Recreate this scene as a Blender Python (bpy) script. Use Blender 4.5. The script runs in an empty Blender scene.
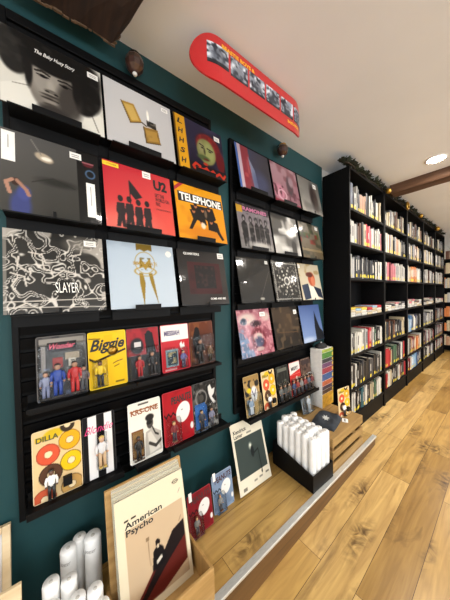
import bpy, bmesh, math, random
import numpy as np
from mathutils import Vector, Matrix

S = bpy.context.scene
COL = S.collection
PI = math.pi
R = math.radians

# ------------------------------------------------------------------ camera, world, lights, exposure
def make_camera():
    cam = bpy.data.cameras.new('camera'); o = bpy.data.objects.new('camera', cam); COL.objects.link(o)
    yaw, pit, rol = 0.90961, -0.02326, -0.01950
    fw = Vector((math.cos(pit)*math.cos(yaw), math.cos(pit)*math.sin(yaw), math.sin(pit)))
    r = Vector((math.sin(yaw), -math.cos(yaw), 0)); u = r.cross(fw)
    c, s = math.cos(rol), math.sin(rol)
    r2, u2 = c*r+s*u, -s*r+c*u
    m = Matrix((( r2.x, u2.x, -fw.x, 0), (r2.y, u2.y, -fw.y, -1.15388), (r2.z, u2.z, -fw.z, 1.224), (0, 0, 0, 1)))
    o.matrix_world = m
    cam.sensor_width = 36; cam.lens = 226.06/600*36; cam.clip_start = 0.02
    S.camera = o
make_camera()

W = bpy.data.worlds.new('world'); S.world = W; W.use_nodes = True
W.node_tree.nodes['Background'].inputs[0].default_value = (0.95, 0.97, 1.0, 1)
W.node_tree.nodes['Background'].inputs[1].default_value = 2.3

S.view_settings.view_transform = 'Standard'
S.view_settings.look = 'None'
S.view_settings.gamma = 1
S.view_settings.use_curve_mapping = False
S.view_settings.exposure = 0.0

LAMP_POWER = 11.0
LENS_EMIT = 60.0
LAMPS = [(0.36, -1.16), (2.835, -0.70), (2.62, -1.62), (3.55, -1.45), (3.45, -2.45), (1.75, -2.3), (-0.9, -0.9), (0.3, -2.6),
         (4.6, -0.80), (5.7, -0.90), (4.9, -2.2), (6.0, -1.9)]
LAMP_TINT = (1.0, 0.95, 0.89)
FILL_POWER = 70.0      # each of three added fill lights, set in invented windows out of view
FILL_TINT = (0.86, 0.94, 1.0)

# ------------------------------------------------------------------ materials
def lin(c):
    if isinstance(c, str):
        c = [int(c[i:i+2], 16)/255 for i in (0, 2, 4)]
    return tuple((x/12.92 if x <= 0.04045 else ((x+0.055)/1.055)**2.4) for x in c[:3])

MATS = {}
def mat(name, col, rough=0.5, metal=0.0, coat=0.0, spec=0.5, var=0.06, scale=30.0, bump=0.0, emit=None, emit_s=0.0, stretch=None):
    if name in MATS: return MATS[name]
    m = bpy.data.materials.new(name); m.use_nodes = True; MATS[name] = m
    nt = m.node_tree; b = nt.nodes['Principled BSDF']
    b.inputs['Roughness'].default_value = rough; b.inputs['Metallic'].default_value = metal
    b.inputs['Coat Weight'].default_value = coat; b.inputs['Coat Roughness'].default_value = 0.08
    b.inputs['Specular IOR Level'].default_value = spec
    c = lin(col)
    tc = nt.nodes.new('ShaderNodeTexCoord'); nz = nt.nodes.new('ShaderNodeTexNoise'); nz.inputs['Scale'].default_value = scale
    nz.inputs['Detail'].default_value = 4
    src = tc.outputs['Object']
    if stretch:
        mp = nt.nodes.new('ShaderNodeMapping'); mp.inputs['Scale'].default_value = stretch
        nt.links.new(src, mp.inputs[0]); src = mp.outputs[0]
    nt.links.new(src, nz.inputs['Vector'])
    rp = nt.nodes.new('ShaderNodeValToRGB')
    rp.color_ramp.elements[0].position = 0.3; rp.color_ramp.elements[1].position = 0.7
    rp.color_ramp.elements[0].color = (*[x*(1-var) for x in c], 1)
    rp.color_ramp.elements[1].color = (*[min(1, x*(1+var)) for x in c], 1)
    nt.links.new(nz.outputs['Fac'], rp.inputs[0]); nt.links.new(rp.outputs[0], b.inputs['Base Color'])
    if bump:
        bp = nt.nodes.new('ShaderNodeBump'); bp.inputs['Strength'].default_value = bump; bp.inputs['Distance'].default_value = 0.004
        nt.links.new(nz.outputs['Fac'], bp.inputs['Height']); nt.links.new(bp.outputs[0], b.inputs['Normal'])
    if emit:
        b.inputs['Emission Color'].default_value = (*lin(emit), 1); b.inputs['Emission Strength'].default_value = emit_s
    return m

def wood(name, c1, c2, rough=0.5, axis=0, scale=6.0, coat=0.0):
    if name in MATS: return MATS[name]
    m = bpy.data.materials.new(name); m.use_nodes = True; MATS[name] = m
    nt = m.node_tree; b = nt.nodes['Principled BSDF']; b.inputs['Roughness'].default_value = rough
    b.inputs['Coat Weight'].default_value = coat
    tc = nt.nodes.new('ShaderNodeTexCoord'); mp = nt.nodes.new('ShaderNodeMapping')
    sc = [scale*6]*3; sc[axis] = scale*0.5
    mp.inputs['Scale'].default_value = sc
    nz = nt.nodes.new('ShaderNodeTexNoise'); nz.inputs['Scale'].default_value = 1.0; nz.inputs['Detail'].default_value = 6; nz.inputs['Distortion'].default_value = 0.6
    rp = nt.nodes.new('ShaderNodeValToRGB')
    rp.color_ramp.elements[0].position = 0.3; rp.color_ramp.elements[1].position = 0.72
    rp.color_ramp.elements[0].color = (*lin(c1), 1); rp.color_ramp.elements[1].color = (*lin(c2), 1)
    nt.links.new(tc.outputs['Object'], mp.inputs[0]); nt.links.new(mp.outputs[0], nz.inputs['Vector'])
    nt.links.new(nz.outputs['Fac'], rp.inputs[0]); nt.links.new(rp.outputs[0], b.inputs['Base Color'])
    bp = nt.nodes.new('ShaderNodeBump'); bp.inputs['Strength'].default_value = 0.15; bp.inputs['Distance'].default_value = 0.002
    nt.links.new(nz.outputs['Fac'], bp.inputs['Height']); nt.links.new(bp.outputs[0], b.inputs['Normal'])
    return m

def planks(name, length, width, cols, rough=0.32, offset=(0, 0)):
    m = bpy.data.materials.new(name); m.use_nodes = True
    nt = m.node_tree; N = nt.nodes; L = nt.links; b = N['Principled BSDF']; b.inputs['Roughness'].default_value = rough
    tc = N.new('ShaderNodeTexCoord')
    mo = N.new('ShaderNodeMapping'); mo.inputs['Location'].default_value = (offset[0], offset[1], 0)
    L.new(tc.outputs['Object'], mo.inputs[0])
    br = N.new('ShaderNodeTexBrick'); br.offset = 0.37; br.inputs['Scale'].default_value = 1.0
    br.inputs['Brick Width'].default_value = length; br.inputs['Row Height'].default_value = width
    br.inputs['Mortar Size'].default_value = 0.0012; br.inputs['Mortar Smooth'].default_value = 0.3; br.inputs['Bias'].default_value = 0.0
    br.inputs['Color1'].default_value = (0, 0, 0, 1); br.inputs['Color2'].default_value = (1, 1, 1, 1); br.inputs['Mortar'].default_value = (0.5, 0.5, 0.5, 1)
    L.new(mo.outputs[0], br.inputs['Vector'])
    base = N.new('ShaderNodeValToRGB'); e = base.color_ramp.elements
    e[0].position = 0.0; e[0].color = (*lin(cols[0]), 1); e[1].position = 1.0; e[1].color = (*lin(cols[2]), 1)
    k = base.color_ramp.elements.new(0.5); k.color = (*lin(cols[1]), 1)
    L.new(br.outputs['Color'], base.inputs[0])
    # shift the grain per plank so that neighbours differ
    sh = N.new('ShaderNodeVectorMath'); sh.operation = 'MULTIPLY_ADD'
    cb = N.new('ShaderNodeCombineXYZ'); L.new(br.outputs['Color'], cb.inputs[0]); L.new(br.outputs['Color'], cb.inputs[1]); L.new(br.outputs['Color'], cb.inputs[2])
    L.new(cb.outputs[0], sh.inputs[0]); sh.inputs[1].default_value = (7.0, 3.0, 5.0); L.new(mo.outputs[0], sh.inputs[2])
    g = N.new('ShaderNodeMapping'); g.inputs['Scale'].default_value = (2.2, 26, 8); L.new(sh.outputs[0], g.inputs[0])
    nz = N.new('ShaderNodeTexNoise'); nz.inputs['Scale'].default_value = 1.0; nz.inputs['Detail'].default_value = 7; nz.inputs['Distortion'].default_value = 1.2
    L.new(g.outputs[0], nz.inputs['Vector'])
    gr = N.new('ShaderNodeValToRGB'); gr.color_ramp.elements[0].position = 0.28; gr.color_ramp.elements[1].position = 0.7
    gr.color_ramp.elements[0].color = (0.52, 0.43, 0.35, 1); gr.color_ramp.elements[1].color = (1.08, 1.06, 1.03, 1)
    L.new(nz.outputs['Fac'], gr.inputs[0])
    m1 = N.new('ShaderNodeMix'); m1.data_type = 'RGBA'; m1.blend_type = 'MULTIPLY'; m1.inputs['Factor'].default_value = 0.75
    L.new(base.outputs[0], m1.inputs['A']); L.new(gr.outputs[0], m1.inputs['B'])
    # broad soft dark figure in the wood
    g2 = N.new('ShaderNodeMapping'); g2.inputs['Scale'].default_value = (1.5, 6, 3); L.new(sh.outputs[0], g2.inputs[0])
    n2 = N.new('ShaderNodeTexNoise'); n2.inputs['Scale'].default_value = 1.4; n2.inputs['Detail'].default_value = 4; n2.inputs['Distortion'].default_value = 2.0
    L.new(g2.outputs[0], n2.inputs['Vector'])
    r2 = N.new('ShaderNodeValToRGB'); r2.color_ramp.elements[0].position = 0.60; r2.color_ramp.elements[1].position = 0.74
    r2.color_ramp.elements[0].color = (0, 0, 0, 1); r2.color_ramp.elements[1].color = (1, 1, 1, 1)
    L.new(n2.outputs['Fac'], r2.inputs[0])
    # knots
    g3 = N.new('ShaderNodeMapping'); g3.inputs['Scale'].default_value = (1.5, 4.2, 1); L.new(sh.outputs[0], g3.inputs[0])
    wn = N.new('ShaderNodeTexNoise'); wn.inputs['Scale'].default_value = 7.0; wn.inputs['Detail'].default_value = 5; L.new(sh.outputs[0], wn.inputs['Vector'])
    ad = N.new('ShaderNodeVectorMath'); ad.operation = 'MULTIPLY_ADD'; ad.inputs[1].default_value = (0.35, 0.35, 0.35)
    L.new(wn.outputs['Color'], ad.inputs[0]); L.new(g3.outputs[0], ad.inputs[2])
    vo = N.new('ShaderNodeTexVoronoi'); vo.inputs['Scale'].default_value = 1.0; vo.voronoi_dimensions = '2D'; L.new(ad.outputs[0], vo.inputs['Vector'])
    r3 = N.new('ShaderNodeValToRGB'); r3.color_ramp.elements[0].position = 0.02; r3.color_ramp.elements[1].position = 0.27
    r3.color_ramp.elements[0].color = (1, 1, 1, 1); r3.color_ramp.elements[1].color = (0, 0, 0, 1)
    L.new(vo.outputs['Distance'], r3.inputs[0])
    kn = N.new('ShaderNodeMath'); kn.operation = 'MAXIMUM'; 
    s2 = N.new('ShaderNodeMath'); s2.operation = 'MULTIPLY'; s2.inputs[1].default_value = 0.45; L.new(r2.outputs[0], s2.inputs[0])
    s3 = N.new('ShaderNodeMath'); s3.operation = 'MULTIPLY'; L.new(r3.outputs[0], s3.inputs[0])
    ck = N.new('ShaderNodeTexNoise'); ck.inputs['Scale'].default_value = 11.0; ck.inputs['Detail'].default_value = 6; ck.inputs['Distortion'].default_value = 2.5; L.new(sh.outputs[0], ck.inputs['Vector'])
    cr_ = N.new('ShaderNodeValToRGB'); cr_.color_ramp.elements[0].position = 0.36; cr_.color_ramp.elements[1].position = 0.64; L.new(ck.outputs['Fac'], cr_.inputs[0])
    L.new(cr_.outputs[0], s3.inputs[1])
    L.new(s2.outputs[0], kn.inputs[0]); L.new(s3.outputs[0], kn.inputs[1])
    m2 = N.new('ShaderNodeMix'); m2.data_type = 'RGBA'; L.new(kn.outputs[0], m2.inputs['Factor'])
    L.new(m1.outputs['Result'], m2.inputs['A']); m2.inputs['B'].default_value = (*lin(cols[3]), 1)
    m3 = N.new('ShaderNodeMix'); m3.data_type = 'RGBA'
    fm = N.new('ShaderNodeMath'); fm.operation = 'MULTIPLY'; fm.inputs[1].default_value = 2.3; L.new(br.outputs['Fac'], fm.inputs[0])
    L.new(fm.outputs[0], m3.inputs['Factor']); L.new(m2.outputs['Result'], m3.inputs['A']); m3.inputs['B'].default_value = (*lin(cols[3]), 1)
    L.new(m3.outputs['Result'], b.inputs['Base Color'])
    bp = N.new('ShaderNodeBump'); bp.inputs['Strength'].default_value = 0.12; bp.inputs['Distance'].default_value = 0.002
    L.new(nz.outputs['Fac'], bp.inputs['Height']); L.new(bp.outputs[0], b.inputs['Normal'])
    return m

def print_mat(name, rough, coat):
    m = bpy.data.materials.new(name); m.use_nodes = True
    nt = m.node_tree; b = nt.nodes['Principled BSDF']
    a = nt.nodes.new('ShaderNodeAttribute'); a.attribute_name = 'ink'
    nt.links.new(a.outputs['Color'], b.inputs['Base Color'])
    b.inputs['Roughness'].default_value = rough; b.inputs['Specular IOR Level'].default_value = 0.15; b.inputs['Coat Weight'].default_value = coat; b.inputs['Coat Roughness'].default_value = 0.07; b.inputs['Coat IOR'].default_value = 1.38
    if coat > 0.3:          # wrinkles of the plastic outer sleeve
        tc = nt.nodes.new('ShaderNodeTexCoord'); nz = nt.nodes.new('ShaderNodeTexNoise'); nz.inputs['Scale'].default_value = 9; nz.inputs['Detail'].default_value = 3
        nt.links.new(tc.outputs['Object'], nz.inputs['Vector'])
        bp = nt.nodes.new('ShaderNodeBump'); bp.inputs['Strength'].default_value = 0.35; bp.inputs['Distance'].default_value = 0.006
        nt.links.new(nz.outputs['Fac'], bp.inputs['Height']); nt.links.new(bp.outputs[0], b.inputs['Coat Normal'])
    return m
PRINT_GLOSS = print_mat('print_in_plastic', 0.5, 0.75)
PRINT_CARD = print_mat('print_on_card', 0.5, 0.1)
PRINT_MATT = print_mat('print_on_paper', 0.6, 0.0)

def clear_mat():
    m = bpy.data.materials.new('clear_plastic'); m.use_nodes = True; nt = m.node_tree
    nt.nodes.remove(nt.nodes['Principled BSDF']); out = nt.nodes['Material Output']
    t = nt.nodes.new('ShaderNodeBsdfTransparent'); t.inputs[0].default_value = (0.93, 0.95, 0.96, 1)
    g = nt.nodes.new('ShaderNodeBsdfGlossy'); g.inputs['Roughness'].default_value = 0.12
    fr = nt.nodes.new('ShaderNodeFresnel'); fr.inputs[0].default_value = 1.22
    mx = nt.nodes.new('ShaderNodeMixShader'); nz = nt.nodes.new('ShaderNodeTexNoise'); nz.inputs['Scale'].default_value = 60
    bp = nt.nodes.new('ShaderNodeBump'); bp.inputs['Strength'].default_value = 0.3; bp.inputs['Distance'].default_value = 0.002
    nt.links.new(nz.outputs['Fac'], bp.inputs['Height']); nt.links.new(bp.outputs[0], g.inputs['Normal'])
    nt.links.new(fr.outputs[0], mx.inputs[0]); nt.links.new(t.outputs[0], mx.inputs[1]); nt.links.new(g.outputs[0], mx.inputs[2])
    nt.links.new(mx.outputs[0], out.inputs['Surface'])
    return m
CLEAR = clear_mat()
BLACK = mat('black_lacquer', '040405', 0.55, spec=.15, var=0.1)
BLACKB = mat('black_shelf_paint', '040405', 0.6, spec=.15, var=0.12, scale=12)
BLACKP = mat('black_plastic', '050506', 0.55, spec=.18)
WHITE = mat('white_card', 'e9e6df', 0.6)
INK = mat('ink_black', '141312', 0.6)
INKW = mat('ink_white', 'f0ede6', 0.6)
INKY = mat('ink_yellow', 'f2c52a', 0.6)
INKPK = mat('ink_pink', 'c8286a', 0.6)
INKR = mat('ink_red', 'a8232e', 0.6)
INKBR = mat('ink_brown', '8a4a1c', 0.6)
INKGY = mat('ink_grey', '8d8a86', 0.6)
GOLDINK = mat('ink_gold', 'a3832f', 0.4)
METAL = mat('brushed_steel', 'cfcfca', 0.38, metal=0.6, var=0.15, scale=18, stretch=(2, 40, 40))
GOLD = mat('gold_metal', 'a8843c', 0.3, metal=1.0)

# ------------------------------------------------------------------ mesh building
class MB:
    def __init__(s): s.v = []; s.f = []; s.m = []; s.sm = []
    def add(s, vs, fs, mi=0, smooth=False):
        o = len(s.v); s.v += [tuple(v) for v in vs]
        for f in fs: s.f.append([i+o for i in f]); s.m.append(mi); s.sm.append(smooth)
        return s
    def box(s, x0, x1, y0, y1, z0, z1, mi=0, M=None):
        vs = [Vector(p) for p in ((x0,y0,z0),(x1,y0,z0),(x1,y1,z0),(x0,y1,z0),(x0,y0,z1),(x1,y0,z1),(x1,y1,z1),(x0,y1,z1))]
        if M: vs = [M @ v for v in vs]
        return s.add(vs, [(3,2,1,0),(4,5,6,7),(0,1,5,4),(1,2,6,5),(2,3,7,6),(3,0,4,7)], mi)
    def hexa(s, vs, mi=0):
        return s.add(vs, [(3,2,1,0),(4,5,6,7),(0,1,5,4),(1,2,6,5),(2,3,7,6),(3,0,4,7)], mi)
    def lathe(s, prof, n=20, M=None, mi=0, smooth=True):
        vs = []; fs = []
        for r, z in prof:
            for k in range(n):
                a = 2*PI*k/n; vs.append(Vector((r*math.cos(a), r*math.sin(a), z)))
        for i in range(len(prof)-1):
            for k in range(n):
                fs.append((i*n+k, i*n+(k+1) % n, (i+1)*n+(k+1) % n, (i+1)*n+k))
        fs.append(tuple(reversed(range(n)))); fs.append(tuple(range((len(prof)-1)*n, len(prof)*n)))
        if M: vs = [M @ v for v in vs]
        return s.add(vs, fs, mi, smooth)
    def sphere(s, c, r, n=14, mi=0, sz=1.0):
        prof = []
        k = n//2
        for i in range(1, k): 
            a = -PI/2+PI*i/k; prof.append((r*math.cos(a), r*math.sin(a)*sz))
        return s.lathe([(r*0.05, -r*sz)]+prof+[(r*0.05, r*sz)], n, Matrix.Translation(c), mi)
    def tube(s, pts, rad, n=8, mi=0):
        pts = [Vector(p) for p in pts]; vs = []; fs = []
        rads = rad if isinstance(rad, (list, tuple)) else [rad]*len(pts)
        for i, p in enumerate(pts):
            d = (pts[min(i+1, len(pts)-1)]-pts[max(i-1, 0)]).normalized()
            a = d.orthogonal().normalized() if i == 0 else (a - d*a.dot(d)).normalized()
            b = d.cross(a)
            for k in range(n):
                t = 2*PI*k/n; vs.append(p+(a*math.cos(t)+b*math.sin(t))*rads[i])
        for i in range(len(pts)-1):
            for k in range(n): fs.append((i*n+k, i*n+(k+1) % n, (i+1)*n+(k+1) % n, (i+1)*n+k))
        fs.append(tuple(reversed(range(n)))); fs.append(tuple(range((len(pts)-1)*n, len(pts)*n)))
        return s.add(vs, fs, mi, True)
    def prism(s, pts, y0, y1, mi=0):      # outline in (x,z), extruded along y
        n = len(pts)
        vs = [(x, y0, z) for x, z in pts]+[(x, y1, z) for x, z in pts]
        fs = [tuple(range(n)), tuple(reversed(range(n, 2*n)))]+[(i, i+n, (i+1) % n+n, (i+1) % n) for i in range(n)]
        return s.add(vs, fs, mi)
    def build(s, name, mats, parent=None, loc=None, bevel=0):
        me = bpy.data.meshes.new(name); me.from_pydata(s.v, [], s.f)
        if not isinstance(mats, (list, tuple)): mats = [mats]
        for m in mats: me.materials.append(m)
        for p, mi, sm in zip(me.polygons, s.m, s.sm): p.material_index = mi; p.use_smooth = sm
        bm = bmesh.new(); bm.from_mesh(me); bmesh.ops.recalc_face_normals(bm, faces=bm.faces); bm.to_mesh(me); bm.free()
        me.update()
        o = bpy.data.objects.new(name, me); COL.objects.link(o)
        if parent: o.parent = parent
        if loc: o.location = loc
        if bevel:
            bv = o.modifiers.new('bevel', 'BEVEL'); bv.width = bevel; bv.segments = 2; bv.limit_method = 'ANGLE'
        return o

def tag(o, label=None, cat=None, group=None, kind=None):
    if label: o['label'] = label
    if cat: o['category'] = cat
    if group: o['group'] = group
    if kind: o['kind'] = kind
    return o
def empty(name, loc=(0, 0, 0), rot=(0, 0, 0)):
    o = bpy.data.objects.new(name, None); COL.objects.link(o); o.location = loc; o.rotation_euler = rot; o.empty_display_size = 0.02
    return o
def struct(o): o['kind'] = 'structure'; return o
def copy_tree(o, parent=None):
    c = o.copy(); COL.objects.link(c)
    if parent: c.parent = parent
    for ch in list(o.children): copy_tree(ch, c)
    return c

# text outlines as flat lettering; kept from a FONT curve and fitted to a box
_TXT = {}
def text_geo(s, bold=0.0, shear=0.0):
    k = (s, bold, shear)
    if k in _TXT: return _TXT[k]
    cu = bpy.data.curves.new('t', 'FONT'); cu.body = s; cu.offset = bold; cu.shear = shear; cu.resolution_u = 3
    cu.space_line = 0.85
    o = bpy.data.objects.new('t', cu); COL.objects.link(o)
    dg = bpy.context.evaluated_depsgraph_get(); me = bpy.data.meshes.new_from_object(o.evaluated_get(dg))
    vs = np.array([v.co[:2] for v in me.vertices]); fs = [list(p.vertices) for p in me.polygons]
    bpy.data.objects.remove(o); bpy.data.curves.remove(cu); bpy.data.meshes.remove(me)
    lo, hi = vs.min(0), vs.max(0)
    _TXT[k] = ((vs-lo)/(hi-lo), fs)
    return _TXT[k]
def lettering(parent, w, h, y, s, u0, v0, u1, v1, m, bold=0.0, shear=0.0, name='lettering', rise=0.0):
    """text on a flat front of size w x h (origin bottom centre); u right, v down, 0..1; rise lifts its right end (in v)"""
    vs, fs = text_geo(s, bold, shear)
    P = []
    for a, b in vs:
        u = u0+a*(u1-u0); v = v1-b*(v1-v0)-rise*a
        P.append(((u-.5)*w, y, (1-v)*h))
    b = MB(); b.add(P, fs); 
    return b.build(name, m, parent)

# ------------------------------------------------------------------ a small painting surface for printed pictures
class Cv:
    def __init__(s, w, h, c='808080'):
        s.w, s.h = w, h
        s.u, s.vv = np.meshgrid((np.arange(w))/(w-1), (np.arange(h))/(h-1))
        s.a = np.ones((h, w, 3))*np.array(s.c(c))
    def c(s, c): return [int(c[i:i+2], 16)/255 for i in (0, 2, 4)] if isinstance(c, str) else list(c)
    def blend(s, mask, c):
        m = np.clip(mask, 0, 1)[..., None]; s.a = s.a*(1-m)+m*np.array(s.c(c)); return s
    def ell(s, cx, cy, rx, ry, c, soft=0.06, rot=0, al=1):
        t = R(rot); du, dv = s.u-cx, s.vv-cy
        x = du*math.cos(t)+dv*math.sin(t); y = -du*math.sin(t)+dv*math.cos(t)
        d = np.sqrt((x/rx)**2+(y/ry)**2)
        return s.blend(al*np.clip((1-d)/max(soft, .001)+.5, 0, 1), c)
    def ring(s, cx, cy, rx, ry, wd, c, al=1):
        d = np.sqrt(((s.u-cx)/rx)**2+((s.vv-cy)/ry)**2)
        return s.blend(al*np.clip(1.2-np.abs(d-1)/wd, 0, 1), c)
    def rect(s, u0, v0, u1, v1, c, al=1):
        e = .5/s.w
        m = ((s.u >= u0-e) & (s.u <= u1+e) & (s.vv >= v0-e) & (s.vv <= v1+e)).astype(float)
        return s.blend(m*al, c)
    def poly(s, pts, c, al=1):
        acc = np.zeros_like(s.u)
        for ox in (-.25, .25):
            for oy in (-.25, .25):
                x = s.u+ox/s.w; y = s.vv+oy/s.h; ins = np.zeros(s.u.shape, bool)
                for i in range(len(pts)):
                    x1, y1 = pts[i]; x2, y2 = pts[i-1]
                    if y1 == y2: continue
                    ins ^= ((y1 > y) != (y2 > y)) & (x < (x2-x1)*(y-y1)/(y2-y1)+x1)
                acc += ins/4
        return s.blend(acc*al, c)
    def line(s, pts, wd, c, al=1):
        for (x1, y1), (x2, y2) in zip(pts, pts[1:]):
            dx, dy = x2-x1, y2-y1; t = np.clip(((s.u-x1)*dx+(s.vv-y1)*dy)/(dx*dx+dy*dy+1e-9), 0, 1)
            d = np.hypot(s.u-x1-t*dx, s.vv-y1-t*dy)
            s.blend(al*np.clip((wd-d)/(.6/s.w)+.5, 0, 1), c)
        return s
    def noise(s, n, seed):
        rg = np.random.RandomState(seed); g = rg.rand(n+2, n+2)
        x = s.u*n; y = s.vv*n; i = x.astype(int); j = y.astype(int); fx = x-i; fy = y-j
        fx = fx*fx*(3-2*fx); fy = fy*fy*(3-2*fy)
        return (g[j, i]*(1-fx)+g[j, i+1]*fx)*(1-fy)+(g[j+1, i]*(1-fx)+g[j+1, i+1]*fx)*fy
    def mottle(s, n, seed, c, lo=.5, hi=.7, al=1, mask=None):
        k = np.clip((s.noise(n, seed)-lo)/(hi-lo), 0, 1)*al
        if mask is not None: k = k*mask
        return s.blend(k, c)
    def grad(s, c0, c1, ang=90):
        t = R(ang); k = s.u*math.cos(t)+s.vv*math.sin(t); k = (k-k.min())/(k.max()-k.min())
        s.a = np.array(s.c(c0))*(1-k[..., None])+np.array(s.c(c1))*k[..., None]; return s

def print_mesh(cv, w, h, y, name, m, parent, x0=0.0, z0=0.0):
    """grid carrying the canvas as ink colours; origin bottom centre, facing -y"""
    me = bpy.data.meshes.new(name); nx, ny = cv.w, cv.h
    vs = np.zeros((ny*nx, 3)); vs[:, 0] = ((cv.u-.5)*w+x0).ravel(); vs[:, 1] = y; vs[:, 2] = ((1-cv.vv)*h+z0).ravel()
    idx = np.arange(ny*nx).reshape(ny, nx)
    q = np.stack([idx[1:, :-1], idx[1:, 1:], idx[:-1, 1:], idx[:-1, :-1]], -1).reshape(-1, 4)
    me.from_pydata(vs.tolist(), [], q.tolist())
    at = me.color_attributes.new('ink', 'FLOAT_COLOR', 'POINT')
    a = np.clip(cv.a, 0, 1)**1.28; l = np.where(a <= .04045, a/12.92, ((a+.055)/1.055)**2.4)
    rgba = np.ones((ny*nx, 4)); rgba[:, :3] = l.reshape(-1, 3); at.data.foreach_set('color', rgba.ravel())
    me.materials.append(m); me.update()
    o = bpy.data.objects.new(name, me); COL.objects.link(o); o.parent = parent
    return o

# ================================================================== THE SETTING
teal = mat('teal_wall_paint', '183e41', 0.6, spec=.3, var=0.05, scale=4, bump=0.02)
white_wall = mat('white_wall_paint', 'd8d4cc', 0.7, var=0.03, scale=5)
ceil_m = mat('ceiling_plaster', 'e9ebef', 0.8, var=0.02, scale=2.5, bump=0.03)
oak = planks('oak_floor_planks', 1.35, 0.165, ('a17e42', 'bf9b5a', 'd6b577', '452c16'), 0.30, (0.3, 0.06))
oak2 = planks('oak_platform_planks', 1.5, 0.15, ('a38246', 'b39152', 'bf9e60', '4a3018'), 0.34, (0.9, 0.02))
riser_w = wood('riser_oak', '4a331a', '6e4c26', 0.5)

def ceil_z(x): return 2.43
# floor: a gentle ramp beside the platform, level further on
FX = [-3.0, 0.4, 2.2, 9.0]; FZ = [-0.165, -0.165, -0.075, -0.075]
b = MB()
vs = [(x, y, z) for x, z in zip(FX, FZ) for y in (-5.0, 0.0)]
b.add(vs, [(0, 2, 3, 1), (2, 4, 5, 3), (4, 6, 7, 5)])
struct(b.build('floor', oak))
b = MB(); b.box(-3.0, 2.155, -0.418, 0.0, -0.02, 0.0)
struct(b.build('floor_platform', oak2))
b = MB(); b.box(-3.0, 2.155, -0.428, -0.416, -0.26, -0.004)
b.box(2.145, 2.16, -0.418, 0.0, -0.26, -0.021)
struct(b.build('trim_2', riser_w))
b = MB(); b.box(-3.0, 2.157, -0.438, -0.408, 0.0, 0.003); b.box(-3.0, 2.157, -0.438, -0.4285, -0.012, 0.0)
struct(b.build('trim_1', METAL, bevel=0.002))
CX = [-3.0, -1.0, 2.4, 9.0]
b = MB(); vs = []
for x in CX:
    for y in (-5.0, 0.12): vs.append((x, y, ceil_z(x)))
for x in CX:
    for y in (-5.0, 0.12): vs.append((x, y, ceil_z(x)+.1))
b.add(vs, [(0, 1, 3, 2), (2, 3, 5, 4), (4, 5, 7, 6), (8, 10, 11, 9), (10, 12, 13, 11), (12, 14, 15, 13)])
struct(b.build('ceiling', ceil_m))
b = MB(); b.hexa([(-3, 0, -.3), (2.112, 0, -.3), (2.112, .1, -.3), (-3, .1, -.3), (-3, 0, 2.44), (2.112, 0, 2.44), (2.112, .1, 2.44), (-3, .1, 2.44)])
struct(b.build('wall_left', teal))
b = MB(); b.box(2.1125, 9.0, 0.012, 0.1, -.3, 2.46)
struct(b.build('wall_behind_shelves', white_wall))
b = MB(); b.box(9.0, 9.1, -5, .1, -.3, 2.46); struct(b.build('wall_far', white_wall))
WX = [(-1.6, 0.4), (1.2, 3.2), (4.0, 6.0)]; WZ = (.55, 2.2)  # openings invented in the unseen wall to carry the fill lights
b = MB(); b.box(-3.0, 9.1, -5.1, -5.0, -.3, WZ[0]); b.box(-3.0, 9.1, -5.1, -5.0, WZ[1], 2.46)
for a, c in ((-3.0, WX[0][0]), (WX[0][1], WX[1][0]), (WX[1][1], WX[2][0]), (WX[2][1], 9.1)): b.box(a, c, -5.1, -5.0, WZ[0], WZ[1])
struct(b.build('wall_right', white_wall))
frame_m = mat('added_window_paint', 'e6e4e0', .5)
for i, (a, c) in enumerate(WX):
    b = MB(); f = .05
    b.box(a, a+f, -5.09, -5.03, *WZ); b.box(c-f, c, -5.09, -5.03, *WZ); b.box(a+f, c-f, -5.09, -5.03, WZ[0], WZ[0]+f); b.box(a+f, c-f, -5.09, -5.03, WZ[1]-f, WZ[1]); b.box((a+c)/2-.025, (a+c)/2+.025, -5.085, -5.035, WZ[0]+f, WZ[1]-f)
    struct(b.build('added_window_%d' % (i+1), frame_m))  # unseen, made-up frame around an added fill light
    la = bpy.data.lights.new('window_fill', 'AREA'); la.shape = 'RECTANGLE'; la.size = c-a; la.size_y = WZ[1]-WZ[0]; la.energy = FILL_POWER; la.color = FILL_TINT  # fill light added to brighten the ceiling with neutral light
    lo = bpy.data.objects.new('window_fill', la); COL.objects.link(lo); lo.location = ((a+c)/2, -5.14, (WZ[0]+WZ[1])/2); lo.rotation_euler = (PI/2, 0, 0)

# recessed lamps
lens_m = mat('lamp_lens', 'fff2dc', 0.4, emit='fff0da', emit_s=LENS_EMIT)
rim_m = mat('lamp_rim', 'f0ede8', 0.4)
for i, (x, y) in enumerate(LAMPS):
    z = ceil_z(x)
    t = empty('recessed_ceiling_light', (x, y, z))
    lab = {1: 'round recessed ceiling light glowing above the bookcases beside the dark beam', 0: 'round recessed ceiling light overhead, nearest to the camera'}.get(i, 'round recessed ceiling light set in the pale ceiling out over the room')
    tag(t, lab, 'ceiling light', 'recessed ceiling lights')
    b = MB(); b.lathe([(.078, 0), (.078, -.006), (.066, -.008), (.066, 0)], 28); b.build('rim', rim_m, t)
    b = MB(); b.lathe([(.065, -.001), (.065, -.004)], 28, smooth=False); b.build('diffuser', lens_m, t)
    la = bpy.data.lights.new('lamp', 'AREA'); la.shape = 'DISK'; la.size = 0.10; la.energy = LAMP_POWER; la.color = LAMP_TINT; la.spread = R(165)
    lo = bpy.data.objects.new('lamp_light', la); COL.objects.link(lo); lo.parent = t; lo.location = (0, 0, -.012)

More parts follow.
